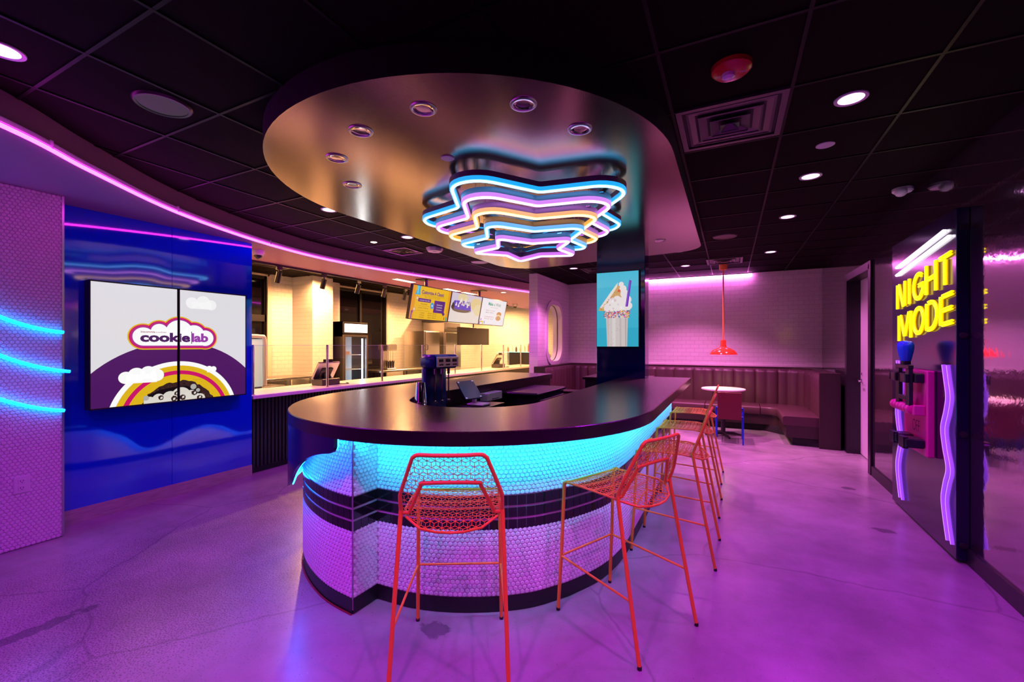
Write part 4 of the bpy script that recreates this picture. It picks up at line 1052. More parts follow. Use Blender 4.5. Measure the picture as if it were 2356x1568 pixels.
B.poly([(X(.08), Z(.53)), (X(.34), Z(.73)), (X(.52), Z(.86)), (X(.50), Z(.80)), (X(.36), Z(.68)), (X(.14), Z(.52))], e('#f0e4d4'))
for k in range(26): B.disc(X(.1 + .5 * (k / 26)), Z(.50 + .30 * (k / 26) + rnd.uniform(-.02, .02)), .005, e(('#e07030', '#4a9a50', '#c03a60', '#e8c060')[k % 4]), 6)
wh = e('#efe6e6')
B.union([('c', X(.60), Z(.83), .030), ('c', X(.64), Z(.77), .042), ('c', X(.68), Z(.70), .050), ('c', X(.74), Z(.62), .050), ('c', X(.77), Z(.54), .045)], wh)
B.disc(X(.55), Z(.745), .018, e('#e05a30'), 10)
B.union([('c', X(.50), Z(.63), .045), ('c', X(.42), Z(.58), .070), ('c', X(.58), Z(.575), .075), ('c', X(.30), Z(.52), .060), ('c', X(.50), Z(.53), .10), ('c', X(.68), Z(.52), .070)], wh)
for k in range(9): B.disc(X(rnd.uniform(.28, .72)), Z(rnd.uniform(.50, .64)), rnd.uniform(.010, .022), e(('#e2d4d4', '#f8f2f2', '#dccaca')[k % 3]), 12)
B.rectp(X(.20), X(.79), Z(.385), Z(.475), e('#e8dcdc'))
for k in range(210):
    cx, cz, an = X(rnd.uniform(.185, .80)), Z(rnd.uniform(.385, .480)), rnd.uniform(0, PI)
    dx, dz = .009 * math.cos(an), .009 * math.sin(an); nx, nz = -.0035 * math.sin(an), .0035 * math.cos(an)
    B.poly([(cx - dx - nx, cz - dz - nz), (cx + dx - nx, cz + dz - nz), (cx + dx + nx, cz + dz + nz), (cx - dx + nx, cz - dz + nz)], e(('#e23a50', '#3a7ad0', '#f08a30', '#7a3aa8', '#e83a98', '#2a9a70', '#e6c03a')[k % 7]), k % 10 == 0)
B.poly([(X(.70), Z(.53)), (X(.76), Z(.53)), (X(.845), Z(.87)), (X(.79), Z(.88))], e('#6a2ab8')); B.poly([(X(.715), Z(.54)), (X(.73), Z(.54)), (X(.815), Z(.87)), (X(.80), Z(.87))], e('#9a62dc'))
B.build('display', t)
# ------------------------------------------------------------------ door
t = thing('door', 'pale lilac door with lever handle, recessed in the glossy right wall', 'door', (XR + .12, 6.65, 0))
mb = MB(); mb.bbox(XR + .13, XR + .17, DY0 + .03, DY1 - .03, .01, DZ - .05, .003); mb.build('leaf', mat('door_paint', (.62, .58, .66), .35), t)
mb = MB()
for a, b in ((DY0, DY0 + .05), (DY1 - .05, DY1)): mb.box(XR - .02, XR + .13, a, b, 0, DZ)
mb.box(XR - .02, XR + .13, DY0, DY1, DZ - .05, DZ); mb.box(XR - .02, XR - .001, DY0 - .05, DY0, 0, DZ + .04); mb.box(XR - .02, XR - .001, DY1, DY1 + .05, 0, DZ + .04); mb.box(XR - .02, XR - .001, DY0, DY1, DZ, DZ + .04)
mb.build('frame', M_black, t)
mb = MB(); mb.lathe([(.026, 0), (.026, .012), (.001, .013)], (XR + .13, 7.06, .97), 16, Matrix.Rotation(-PI / 2, 4, 'Y')); mb.tube([(XR + .12, 7.06, .97), (XR + .075, 7.06, .97), (XR + .07, 7.05, .97), (XR + .07, 6.94, .97)], .009, 8); mb.build('lever_handle', M_chrome, t, 40, 'chrome lever handle')
mb = MB(); mb.lathe([(.018, 0), (.018, .010), (.001, .011)], (XR + .13, 7.06, 1.06), 14, Matrix.Rotation(-PI / 2, 4, 'Y')); mb.build('lock', M_chrome, t, 40)
# ------------------------------------------------------------------ sign panel on the right wall
PXF = 1.333
t = thing('neon_sign', 'tall navy wall panel with yellow NIGHT MODE neon lettering and violet wavy tubes', 'neon sign', (XR, 4.51, 0))
mb = MB(); mb.bbox(PXF, XR - .001, 3.8782, 5.1435, .02, 2.3408, .003); mb.build('panel', mat('panel_gloss', (.010, .008, .045), .16, .15, .6), t)
for y, sg in ((3.8782, -1), (5.1435, 1)):
    for z in (.12, .85, 1.50, 2.21):
        mb = MB(); mb.tube([(PXF + .034, y, z), (PXF + .034, y + sg * .010, z)], .020, 12); mb.tube([(PXF + .034, y + sg * .010, z), (PXF + .034, y + sg * .016, z)], .011, 6); mb.build('bolt', M_rubber, t, 40)
XN = PXF - .014
def neon(pts, m, r, name, side=None, closed=False, cap=None):
    P3 = [(XN, y, z) for y, z in pts]
    mb = MB(); mb.tube(P3, r, 8, closed); o = mb.build(name, m, t, 50)
    mb = MB(); mb.tube([(XN + r * .85, y, z) for y, z in pts], r * 1.0, 6, closed); mb.build('tube_base', side or m, o, 50)
    return o
for (a, b) in (((4.9769, 2.119), (4.025, 2.2242)), ((4.9769, 2.0513), (3.9469, 2.17))): neon([a, b], M_whiteneon, .011, 'white_tube', M_whiteneon)
def letter(strokes, y0, y1, zb0, zt0):
    slope = .094
    hgt = zt0 - zb0
    for st_ in strokes:
        pts = [(y0 + (y1 - y0) * u, zb0 + slope * (y0 - (y0 + (y1 - y0) * u)) * -1 * -1 + v * hgt) for u, v in st_]
        # two parallel tubes per stroke
        n2 = normals(pts)
        for d in (-.0095, .0095):
            q = [(p[0] + nn[0] * d, p[1] + nn[1] * d) for p, nn in zip(pts, n2)]
            neon(q, M_yellow, .0072, 'letter_tube', M_yellowhouse)
def ell(cx, cy, rx, ry, a0, a1, n=18): return [(cx + rx * math.cos(math.radians(a0 + (a1 - a0) * i / n)), cy + ry * math.sin(math.radians(a0 + (a1 - a0) * i / n))) for i in range(n + 1)]
LT = {'N': [[(.05, 0), (.05, 1)], [(.22, .98), (.76, .02)], [(.95, 0), (.95, 1)]], 'I': [[(.5, 0), (.5, 1)]],
      'G': [ell(.52, .5, .46, .49, 50, 330, 22), [(.55, .52), (.98, .52)], [(.95, .42), (.95, .12)]],
      'H': [[(.08, 0), (.08, 1)], [(.92, 0), (.92, 1)], [(.24, .5), (.76, .5)]], 'T': [[(.0, .98), (1, .98)], [(.5, .86), (.5, 0)]],
      'M': [[(.05, 0), (.05, 1)], [(.18, .98), (.47, .15)], [(.53, .15), (.82, .98)], [(.95, 0), (.95, 1)]],
      'O': [ell(.5, .5, .45, .49, 90, 450, 28)], 'D': [[(.08, 0), (.08, .98)], [(.2, .98)] + ell(.40, .5, .52, .48, 90, -90, 16) + [(.2, .02)]],
      'E': [[(.08, 0), (.08, 1)], [(.22, .98), (1, .98)], [(.22, .5), (.95, .5)], [(.22, .02), (1, .02)]]}
for ch, y0, y1, zb, zt in (('N', 4.9654, 4.7644, 1.7503, 1.9586), ('I', 4.7072, 4.6395, 1.7712, 1.9774), ('G', 4.5874, 4.3791, 1.7889, 1.9836), ('H', 4.3427, 4.1396, 1.8118, 2.0284), ('T', 4.0927, 3.9157, 1.8409, 2.0419),
                           ('M', 4.9311, 4.6238, 1.4692, 1.6879), ('O', 4.5874, 4.3687, 1.5181, 1.716), ('D', 4.3322, 4.1188, 1.5421, 1.7472), ('E', 4.0875, 3.8949, 1.5702, 1.7712)):
    letter(LT[ch], y0, y1, zb, zt)
def wavy(y0, sh, side):
    tab = [(1.2994, 0.0208), (1.1901, -0.0125), (1.0859, -0.0396), (0.9818, -0.0104), (0.862, 0.0396), (0.7318, 0.0083), (0.6017, -0.0437), (0.4923, 0.0), (0.3778, 0.0333), (0.2528, 0.0042), (0.1122, -0.0469)]
    pts = catmull([(y0 + d + sh, z) for z, d in tab], 6)
    P3 = [(XN, y, z) for y, z in pts]
    mb = MB(); mb.band([(0, 0), (1, 1)], [(0, 0), (0, .001), (.001, .001)]) if False else None
    mb = MB(); mb.tube(P3, .0105, 8); o = mb.build('wavy_tube', M_violet, t, 60)
    mb = MB(); mb.tube([(x - .0075, y, z) for x, y, z in P3], .0045, 6); mb.build('glowing_core', M_violetcore, o, 60)
for y0 in (4.9311, 4.0042):
    wavy(y0, 0, 0); wavy(y0, -.069, 0)
# giant knife switch on the panel
t = thing('knife_switch', 'oversized pink and black knife switch with blue bulb handle on the sign panel', 'switch', (PXF, 4.4156, .61))
mb = MB(); mb.bbox(1.2835, 1.332, 4.1969, 4.6655, 0.6121, 1.2473, .008); mb.build('pink_plate', M_pink, t)
KX = 1.213
for y in (4.5145, 4.2958):
    mb = MB(); mb.bbox(KX - .013, KX + .013, y - .036, y + .036, 0.9453, 1.2546, .003); mb.build('blade', M_black, t)
    mb = MB(); mb.bbox(KX - .045, KX - .015, y - .062, y + .062, 1.1536, 1.2234, .006); mb.bbox(KX + .015, 1.283, y - .062, y + .062, 1.1536, 1.2234, .006); mb.box(KX - .045, 1.283, y + .038, y + .062, 1.1588, 1.2171); mb.build('upper_clip', M_black, t)
    mb = MB(); mb.bbox(KX - .045, 1.283, y - .075, y + .075, 0.6694, 0.7371, .008); mb.box(KX - .05, KX - .02, y - .055, y + .055, 0.6589, 0.7443); mb.build('lower_clip', M_black, t)
mb = MB(); mb.bbox(KX - .016, KX + .016, 4.2594, 4.5509, 1.2546, 1.2859, .004); mb.build('cross_bar', M_black, t)
mb = MB(); mb.bbox(KX - .014, KX + .014, 4.3218, 4.4885, 1.013, 1.0463, .004); mb.build('cross_brace', M_black, t)
mb = MB(); mb.lathe([(.031, 1.2859), (.031, 1.3129)], (KX, 4.3739, 0), 16); mb.build('collar', M_black, t, 40)
mb = MB(); prof = [(0.0312, 1.3129), (0.0354, 1.3254), (0.0479, 1.3879), (0.0521, 1.4244), (0.0479, 1.4504), (0.0312, 1.465), (0.001, 1.4692)]
nk = 48; vs = []
for r, z in prof:
    for k in range(nk):
        a = 2 * PI * k / nk; rr = r * (1 + .045 * (abs(math.cos(a * 6)) - .6)); vs.append((KX + rr * math.cos(a), 4.3739 + rr * math.sin(a), z))
mb.add(vs, [(i * nk + k, i * nk + (k + 1) % nk, (i + 1) * nk + (k + 1) % nk, (i + 1) * nk + k) for i in range(len(prof) - 1) for k in range(nk)]); mb.build('handle_bulb', M_bulbblue, t, 60, 'blue fluted bulb handle')
for k in range(6):
    y = 4.6291 - .0687 * k
    mb = MB(); mb.lathe([(.028, -.030), (.038, -.022), (.038, .022), (.028, .030)], (KX + .012, y, 0.9526), 20, Matrix.Rotation(PI / 2, 4, 'X')); mb.build('roller', M_pink, t, 40)
mb = MB(); mb.bbox(KX, 1.283, 4.2125, 4.2437, 0.9141, 0.9901, .006); mb.bbox(KX, 1.283, 4.6291, 4.6551, 0.9141, 0.9901, .006); mb.build('hinge_bracket', M_pink, t)
B = Board((1.283, 0, 0), (0, -1, 0), (0, 0, 1), (-5, 5, 0, 3)); B.text('OFF', -4.4728, -4.327, 0.7735, 0.862, mat('engraved_dark', (.12, .0, .05), .6), -.015); B.build('lettering', t)
# ------------------------------------------------------------------ banquette
t = thing('banquette', 'dark brown channel-tufted corner bench along the back wall', 'bench', (-.5, 8.6, 0))
BK = fillet([(-3.02, 7.15), (-3.02, 8.87), (1.21, 8.87), (1.21, 7.31), (9, 7)][:4], [.01, .10, .42, .01], 8)[9:-9]
BK = [(-3.02, 7.15)] + BK + [(1.21, 7.31)]
bkp = resample(BK, .02)
nr = normals(bkp)                                                  # points towards the seat on this path
wdt = .17; cumu = 0; chn = []
prev = bkp[0]; pr_ = []
for p, q in zip(bkp, nr):
    cumu += math.hypot(p[0] - prev[0], p[1] - prev[1]); prev = p
    ph = (cumu % wdt) / wdt
    b = .030 * math.sqrt(max(0, 1 - (2 * ph - 1) ** 2)) ** .8
    pr_.append((p, q, .07 + b))
sgn = 1
def bprof(p, q, d):
    return [(p[0], p[1], .40), (p[0] + q[0] * d, p[1] + q[1] * d, .40), (p[0] + q[0] * d, p[1] + q[1] * d, .95), (p[0] + q[0] * d * .8, p[1] + q[1] * d * .8, 1.0), (p[0] + q[0] * .03, p[1] + q[1] * .03, 1.018), (p[0], p[1], 1.018)]
mb = MB(); vs = []; m_ = 6
for p, q, d in pr_: vs += bprof(p, q, d)
fs = [(i * m_ + k, (i + 1) * m_ + k, (i + 1) * m_ + (k + 1) % m_, i * m_ + (k + 1) % m_) for i in range(len(pr_) - 1) for k in range(m_)] + [tuple(range(m_)), tuple((len(pr_) - 1) * m_ + k for k in range(m_))]
mb.add(vs, fs); mb.build('backrest', M_vinyl, t, 50)
mb = MB(); mb.band(bkp, [(-.10, .0), (.02, .0), (.02, 1.03), (-.10, 1.03)]); mb.build('back_panel', mat('dark_walnut', (.03, .016, .014), .4), t)
mb = MB(); mb.band(bkp, [(-.105, 1.03), (.012, 1.03), (.012, 1.046), (-.105, 1.046)]); mb.build('top_ledge', mat('dark_walnut'), t)
for a, b, y in ((1.10, 1.345, 7.27), (-3.135, -2.93, 7.11)):
    mb = MB(); mb.bbox(a, b, y, y + .04, 0, 1.046, .004); mb.build('end_panel', mat('dark_walnut'), t)
def offp(d): return [(p[0] + q[0] * d, p[1] + q[1] * d) for p, q in zip(bkp, nr)]
seatpath = fillet([(-3.02, 7.15), (-3.02, 8.87), (1.21, 8.87), (1.21, 7.31)], [.01, .05, .42, .01], 10)[11:-11]
def seat_piece(pts_in, pts_out):
    mb = MB(); z0, z1 = .285, .412; b = .022
    rows = []
    for a, o_ in zip(pts_in, pts_out):
        v = Vector((o_[0] - a[0], o_[1] - a[1])); l = v.length; v /= l
        at_ = lambda d, z: (a[0] + v.x * d, a[1] + v.y * d, z)
        rows.append([at_(0, z0), at_(l - .01, z0), at_(l, z0 + b), at_(l, z1 - b), at_(l - b * .4, z1 - b * .3), at_(l - b * 1.4, z1), at_(0, z1)])
    q = 7; mb.add([p for r in rows for p in r], [(i * q + k, (i + 1) * q + k, (i + 1) * q + (k + 1) % q, i * q + (k + 1) % q) for i in range(len(rows) - 1) for k in range(q)] + [tuple(range(q)), tuple((len(rows) - 1) * q + k for k in range(q))])
    return mb
lin2 = lambda a, b, n: [(a[0] + (b[0] - a[0]) * i / n, a[1] + (b[1] - a[1]) * i / n) for i in range(n + 1)]
seat_piece(lin2((-3.0, 7.16), (-3.0, 8.26), 4), lin2((-2.45, 7.16), (-2.45, 8.26), 4)).build('seat_cushion', M_vinyl, t, 50)
seat_piece(lin2((-3.0, 8.86), (-1.55, 8.86), 4), lin2((-3.0, 8.275), (-1.55, 8.275), 4)).build('seat_cushion', M_vinyl, t, 50)
seat_piece(lin2((-1.54, 8.86), (-.40, 8.86), 4), lin2((-1.54, 8.275), (-.40, 8.275), 4)).build('seat_cushion', M_vinyl, t, 50)
seat_piece(lin2((-.39, 8.86), (.44, 8.86), 4), lin2((-.39, 8.275), (.44, 8.275), 4)).build('seat_cushion', M_vinyl, t, 50)
ci = [(.45, 8.86)] + arc(.79, 8.45, .41, 90, 0, 10) + [(1.20, 8.1), (1.20, 7.33)]
co_ = [(.45, 8.275)] + [(.50 + .17 * math.sin(math.radians(9 * i)), 8.105 + .17 * math.cos(math.radians(9 * i))) for i in range(11)] + [(.675, 7.9), (.675, 7.33)]
seat_piece(ci, co_).build('seat_cushion', M_vinyl, t, 50)
mb = MB(); fr = [(-2.50, 7.16), (-2.50, 8.32)] + [(.47, 8.32)] + [(.54 + .17 * math.sin(math.radians(9 * i)), 8.15 + .17 * math.cos(math.radians(9 * i))) for i in range(11)] + [(.715, 7.9), (.715, 7.33)]
bkf = [(-3.0, 7.16), (-3.0, 8.86), (1.20, 8.86), (1.20, 7.33)]
pl = fr + bkf[::-1]
mb.prism(pl, .115, .285); mb.build('seat_base', mat('dark_walnut'), t)
mb = MB(); fr2 = [(-2.58, 7.18), (-2.58, 8.40), (.50, 8.40), (.80, 8.1), (.80, 7.40)]; mb.prism(fr2 + bkf[::-1], 0, .115); mb.build('toe_kick', M_rubber, t)
mb = MB(); mb.box(XP1, XR, 8.972, 8.9995, 1.046, 1.075); struct('trim_6', mb, M_softwhite)
# ------------------------------------------------------------------ table, chair, pendant
TX, TY = -.10, 7.66
t = thing('pedestal_table', 'small round white-topped table lit by the pendant lamp', 'table', (TX, TY, 0))
mb = MB(); mb.lathe([(.001, .722), (.305, .722), (.318, .728), (.318, .742), (.312, .747), (.001, .747)], (TX, TY, 0), 48, None, False); mb.build('table_top', M_tabletop, t, 30)
mb = MB(); mb.lathe([(.034, .03), (.034, .70), (.10, .712), (.10, .722)], (TX, TY, 0), 20); mb.build('column', M_black, t, 40)
mb = MB()
for k in range(4):
    a = math.radians(20 + 90 * k); mb.tube([(TX, TY, .045), (TX + .15 * math.cos(a), TY + .15 * math.sin(a), .035), (TX + .27 * math.cos(a), TY + .27 * math.sin(a), .014)], [.024, .02, .013], 8)
mb.build('foot', M_black, t, 50)
t = thing('dining_chair', 'low chair with maroon back panel and royal blue tube frame by the round table', 'chair', (-.02, 7.22, 0), 0)
cx0, cx1, cy = -.185, .165, 7.05
mb = MB(); M4 = Matrix.Translation((0, cy, 0)) @ Matrix.Rotation(math.radians(6), 4, 'X')
mb.bbox(cx0 + .02, cx1 - .02, -.006, .006, .36, .755, .003, M4); mb.build('backrest', M_maroon, t)
mb = MB(); mb.bbox(cx0 + .015, cx1 - .015, cy + .02, cy + .40, .405, .42, .003); mb.build('seat', M_maroon, t)
for x in (cx0, cx1):
    for y0, y1 in ((cy + .03, cy - .03), (cy + .40, cy + .43)):
        mb = MB(); mb.tube([(x, y1, .004), (x, y0, .52 if y0 < cy + .1 else .42)], .011, 10); mb.build('leg', M_bluemetal, t, 40)
    mb = MB(); mb.tube([(x, cy + .02, .40), (x, cy + .41, .40)], .010, 8); mb.build('side_rail', M_bluemetal, t, 40)
for z in (.52, .395):
    mb = MB(); mb.tube([(cx0, cy + .012, z), (cx1, cy + .012, z)], .011, 8); mb.build('cross_rail', M_bluemetal, t, 40)
PXD, PYD = -.10, 7.85
t = thing('pendant_lamp', 'orange-red barn pendant lamp on a rigid stem over the round table', 'pendant lamp', (PXD, PYD, H))
mb = MB(); mb.lathe([(.062, H), (.062, H - .085), (.058, H - .090), (.001, H - .090)], (PXD, PYD, 0), 28, None, False); mb.build('canopy', M_pendstem, t, 40)
mb = MB(); mb.tube([(PXD, PYD, H - .09), (PXD, PYD, 1.50)], .0105, 10); mb.build('stem', M_pendstem, t, 40)
mb = MB(); mb.lathe([(.012, 1.515), (.036, 1.513), (.038, 1.50), (.043, 1.498), (.043, 1.44), (.050, 1.40)], (PXD, PYD, 0), 28, None, False); mb.build('socket', M_pend, t, 40)
mb = MB(); mb.lathe([(.046, 1.408), (.060, 1.395), (.110, 1.375), (.165, 1.345), (.190, 1.312), (.203, 1.285), (.205, 1.278), (.200, 1.280), (.186, 1.308), (.160, 1.340), (.108, 1.369), (.055, 1.388), (.001, 1.392)], (PXD, PYD, 0), 48, None, False); mb.build('lamp_shade', M_pend, t, 50)
mb = MB(); mb.lathe([(.001, 1.39), (.022, 1.385), (.026, 1.36), (.032, 1.335), (.026, 1.312), (.001, 1.302)], (PXD, PYD, 0), 20, None, False); mb.build('bulb', mat('warm_bulb', (.8, .8, .8), .3, 0, .5, (9., 6.0, 1.6)), t, 60)
light('SPOT', (PXD, PYD, 1.29), 22, (1.0, .74, .25), t, (0, 0, 0), .04, 2.5, .35)
# ------------------------------------------------------------------ kitchen
t = thing('display_fridge', 'black upright drinks fridge with lit white header and glass door', 'fridge', (-7.2, 6.4, 0))
FX, FY0, FY1 = -6.85, 6.20, 6.86
mb = MB(); mb.box(-7.35, FX - .04, FY0, FY0 + .04, .05, 1.90); mb.box(-7.35, FX - .04, FY1 - .04, FY1, .05, 1.90); mb.box(-7.35, -7.30, FY0, FY1, .05, 1.90); mb.box(-7.35, FX - .04, FY0, FY1, 1.60, 1.90); mb.box(-7.35, FX - .04, FY0, FY1, .05, .25); mb.build('cabinet', M_black, t)
mb = MB(); mb.box(-7.298, -7.29, FY0 + .041, FY1 - .041, .25, 1.60); mb.box(-7.29, FX - .05, FY0 + .041, FY0 + .045, .25, 1.60); mb.build('white_liner', mat('fridge_liner', (.75, .80, .86), .5), t)
mb = MB(); mb.bbox(FX - .04, FX, FY0 + .01, FY1 - .01, 1.66, 1.89, .004); mb.build('header_frame', M_black, t)
mb = MB(); mb.box(FX, FX + .004, FY0 + .03, FY1 - .03, 1.685, 1.855); mb.build('header_light', mat('fridge_header', (.8, .8, .8), .3, 0, .5, (2.2, 2.2, 2.4)), t)
mb = MB()
for y0, y1, z0, z1 in ((FY0 + .01, FY0 + .05, .27, 1.64), (FY1 - .05, FY1 - .01, .27, 1.64), (FY0 + .05, FY1 - .05, .27, .31), (FY0 + .05, FY1 - .05, 1.60, 1.64)): mb.box(FX - .04, FX, y0, y1, z0, z1)
d = mb.build('door', mat('fridge_door_frame', (.05, .04, .04), .4), t)
mb = MB(); mb.box(FX - .022, FX - .018, FY0 + .05, FY1 - .05, .31, 1.60); mb.build('pane', M_glass, d)
mb = MB(); mb.box(FX - .075, FX - .06, FY1 - .115, FY1 - .09, .30, 1.56); mb.build('light_tube', mat('fridge_tube', (.8, .8, .8), .3, 0, .5, (16., 18., 21.)), t)
for z in (.62, .92, 1.22):
    mb = MB(); mb.box(-7.28, FX - .09, FY0 + .046, FY1 - .12, z, z + .012); mb.build('shelf', mat('fridge_shelf', (.6, .66, .72), .4), t)
mb = MB(); mb.bbox(-7.2, -7.0, 6.30, 6.5, 1.234, 1.30, .004); tag(mb.build('ingredient_tray', mat('pinkish_tray', (.55, .32, .30), .5)), 'pinkish tray on the upper shelf inside the drinks fridge', 'tray')
t = thing('proofing_cabinet', 'tapered stainless steel cabinet on thin legs beside the kitchen window', 'cabinet', (-7.1, 9.0, 0))
mb = MB(); mb.bbox(-7.45, -6.80, 8.68, 9.30, .86, 1.78, .01); mb.build('body', M_steel, t)
mb = MB(); mb.bbox(-6.80, -6.765, 8.70, 9.28, 1.03, 1.765, .01); d = mb.build('door', M_steel, t); mb = MB(); mb.tube([(-6.755, 8.74, 1.30), (-6.735, 8.74, 1.32), (-6.735, 8.74, 1.42), (-6.755, 8.74, 1.44)], .009, 8); mb.build('handle', M_black, d)
for x, y in ((-7.4, 8.72), (-6.85, 8.72), (-6.85, 9.26), (-7.4, 9.26)):
    mb = MB(); mb.lathe([(.012, .0), (.028, .86)], (x, y, 0), 10); mb.build('leg', M_darksteel, t)
t = thing('refrigerator', 'tall stainless steel refrigerator with a black slot vent, behind the menu screens', 'fridge', (-7.1, 9.9, 0))
mb = MB(); mb.bbox(-7.5, -6.80, 9.52, 10.30, .12, 2.03, .008); mb.build('body', M_steel, t)
mb = MB(); mb.bbox(-6.80, -6.765, 9.55, 10.28, .2, 1.76, .008); d = mb.build('door', M_steel, t); mb = MB(); mb.tube([(-6.76, 9.62, 1.05), (-6.735, 9.62, 1.05), (-6.735, 9.62, 1.16), (-6.735, 9.72, 1.16)], .010, 8); mb.build('handle', M_black, d)
mb = MB(); mb.box(-6.80, -6.795, 9.66, 10.22, 1.87, 1.905); mb.build('vent_slot', M_rubber, t)
mb = MB(); mb.box(-6.80, -6.793, 10.14, 10.24, 1.795, 1.845); mb.build('controller', M_black, t)
mb = MB(); mb.box(-7.45, -6.9, 9.30, 10.9, 2.12, 2.26); tag(mb.build('air_curtain', mat('dark_screen', (.03, .02, .02), .2)), 'dark box unit on the kitchen wall just under the menu screens', 'wall unit')
t = thing('wall_monitor', 'switched-off black monitor facing the counter under the white menu screen', 'monitor', (-6.3, 10.2, 1.43))
mb = MB(); mb.bbox(-6.36, -6.305, 9.47, 11.06, 1.43, 1.90, .004); mb.build('housing', mat('screen_bezel'), t)
mb = MB(); mb.box(-6.305, -6.302, 9.485, 11.045, 1.445, 1.888); mb.build('display', mat('dark_screen'), t)
mb = MB(); mb.tube([(-6.34, 10.25, 1.90), (-6.34, 10.25, H)], .02, 10); mb.build('ceiling_pole', M_black, t, 40)
# work tables and small things behind the counter
def table(x0, x1, y0, y1, z, label, name='work_table'):
    t = thing(name, label, 'table', ((x0 + x1) / 2, (y0 + y1) / 2, 0))
    mb = MB(); mb.bbox(x0, x1, y0, y1, z - .04, z, .004); mb.build('table_top', M_steel, t)
    mb = MB(); mb.box(x0 + .05, x1 - .05, y0 + .05, y1 - .05, .25, .28); mb.build('lower_shelf', M_steel, t)
    for x in (x0 + .04, x1 - .04):
        for y in (y0 + .04, y1 - .04):
            mb = MB(); mb.lathe([(.02, 0), (.02, z - .04)], (x, y, 0), 10); mb.build('leg', M_steel, t)
table(-7.55, -6.9, 3.6, 5.55, .86, 'steel work table before the tiled kitchen wall, left of the pier')
table(-7.3, -6.6, 7.0, 8.5, .88, 'steel work table before the tall kitchen window')
table(-6.70, -6.1, 8.75, 10.4, .80, 'steel prep table before the proofing cabinet')
def pos_terminal(x, y, z, s, label):
    t = thing('cash_register', label, 'cash register', (x, y, z), 0, 'touch registers on the service counter')
    mb = MB(); mb.bbox(x - .13, x + .09, y - .15, y + .15, z, z + .09, .008); mb.build('base', M_darksteel, t)
    M4 = Matrix.Translation((x - .02, y, z + .20)) @ Matrix.Rotation(math.radians(32), 4, 'Y')
    mb = MB(); mb.bbox(-.02, .012, -.18, .18, -.13, .14, .008, M4); mb.build('screen_back', M_steel, t)
    mb = MB(); mb.bbox(.012, .03, -.09, .09, -.10, .05, .006, M4); mb.build('rear_cover', M_black, t)
    mb = MB(); mb.tube([(x - .02, y, z + .08), (x - .02, y, z + .17)], .035, 12); mb.build('stand', M_black, t)
    mb = MB(); mb.bbox(x + .04, x + .052, y - .10, y + .06, z + .30, z + .36, .004); mb.build('customer_display', M_black, t)
    mb = MB(); mb.tube(catmull([(x + .09, y + .1, z + .01), (x + .16, y + .16, z + .008), (x + .14, y + .26, z + .008), (x + .05, y + .30, z + .01)], 6), .006, 6); mb.build('cable', M_rubber, t)
pos_terminal(-5.05, 4.28, .876, 1, 'dark cash register with tilted screen behind the second glass guard post')
pos_terminal(-5.05, 9.35, .876, 1, 'dark cash register near the far end of the service counter')
t = thing('drink_mixer', 'steel spindle mixer with metal cups standing before the kitchen window', 'mixer', (-6.85, 7.45, .88))
mb = MB(); mb.bbox(-7.02, -6.72, 7.30, 7.62, 1.30, 1.44, .02); mb.build('motor_head', M_steel, t)
mb = MB(); mb.bbox(-7.02, -6.92, 7.36, 7.56, .90, 1.30, .01); mb.bbox(-7.02, -6.74, 7.32, 7.60, .881, .91, .006); mb.build('column', M_steel, t)
for y in (7.39, 7.47, 7.55):
    mb = MB(); mb.lathe([(.032, .912), (.044, 1.08)], (-6.80, y, 0), 16); mb.build('cup', M_chrome, t, 40); mb = MB(); mb.tube([(-6.80, y, 1.0), (-6.80, y, 1.31)], .006, 6); mb.build('spindle', M_chrome, t)
t = thing('glass_shelf', 'cyan-edged glass shelf in the far kitchen corner', 'shelf', (-5.6, 11.9, 1.2))
mb = MB(); mb.box(-6.4, -5.0, 11.7, 12.39, 1.20, 1.215); mb.build('board', mat('cyan_shelf', (.2, .6, .7), .2, 0, .5, (.1, .5, .6)), t)
mb = MB(); mb.box(-6.3, -5.2, 12.36, 12.399, .5, 1.20); mb.build('back_panel', M_black, t)
rnd = random.Random(4)
for k in range(9):
    x = -6.3 + .14 * k; h = rnd.uniform(.14, .26)
    c = [(.7, .6, .5), (.6, .15, .1), (.75, .7, .65), (.12, .06, .05), (.7, .45, .2)][k % 5]
    mb = MB(); mb.lathe([(.032, 1.216), (.032, 1.216 + h * .7), (.014, 1.216 + h * .85), (.014, 1.216 + h), (.001, 1.216 + h)], (x, 12.0, 0), 10)
    tag(mb.build('syrup_bottle', mat('bottle_%d' % (k % 5), c, .3), None, 40), 'small syrup bottle in the row on the cyan-edged glass shelf', 'bottle', 'bottles on the glass shelf')
mb = MB(); mb.bbox(-6.95, -6.3, 4.0, 4.55, 0, .80, .01)
t = thing('trash_cabinet', 'low dark cabinet under the far kitchen wall, behind the left glass pane', 'cabinet', (-6.6, 4.3, 0)); mb.build('body', M_darksteel, t)
t = thing('merchandiser', 'white-framed cold merchandiser half hidden behind the blue wall edge', 'fridge', (-6.4, 4.1, .80))
mb = MB(); mb.tube(catmull([(-6.28, 3.7, 1.55), (-6.28, 4.10, 1.56), (-6.28, 4.19, 1.47), (-6.28, 4.19, .82)], 6), .03, 10); mb.build('frame', M_whiteplastic, t, 60)
mb = MB(); mb.box(-6.9, -6.3, 3.6, 4.17, .81, 1.52); mb.build('glass_case', mat('lit_case', (.6, .68, .66), .3, 0, .5, (.30, .36, .33)), t)
B = Board((-6.262, 0, 0), (0, 1, 0), (0, 0, 1), (-9, 9, 0, 3)); 
for k, ch in enumerate('COOKIES'): B.text(ch, 4.175, 4.205, 1.40 - .055 * k, 1.435 - .055 * k, emat('red_case_letters', '#c01a20', .8))
B.build('lettering', t)
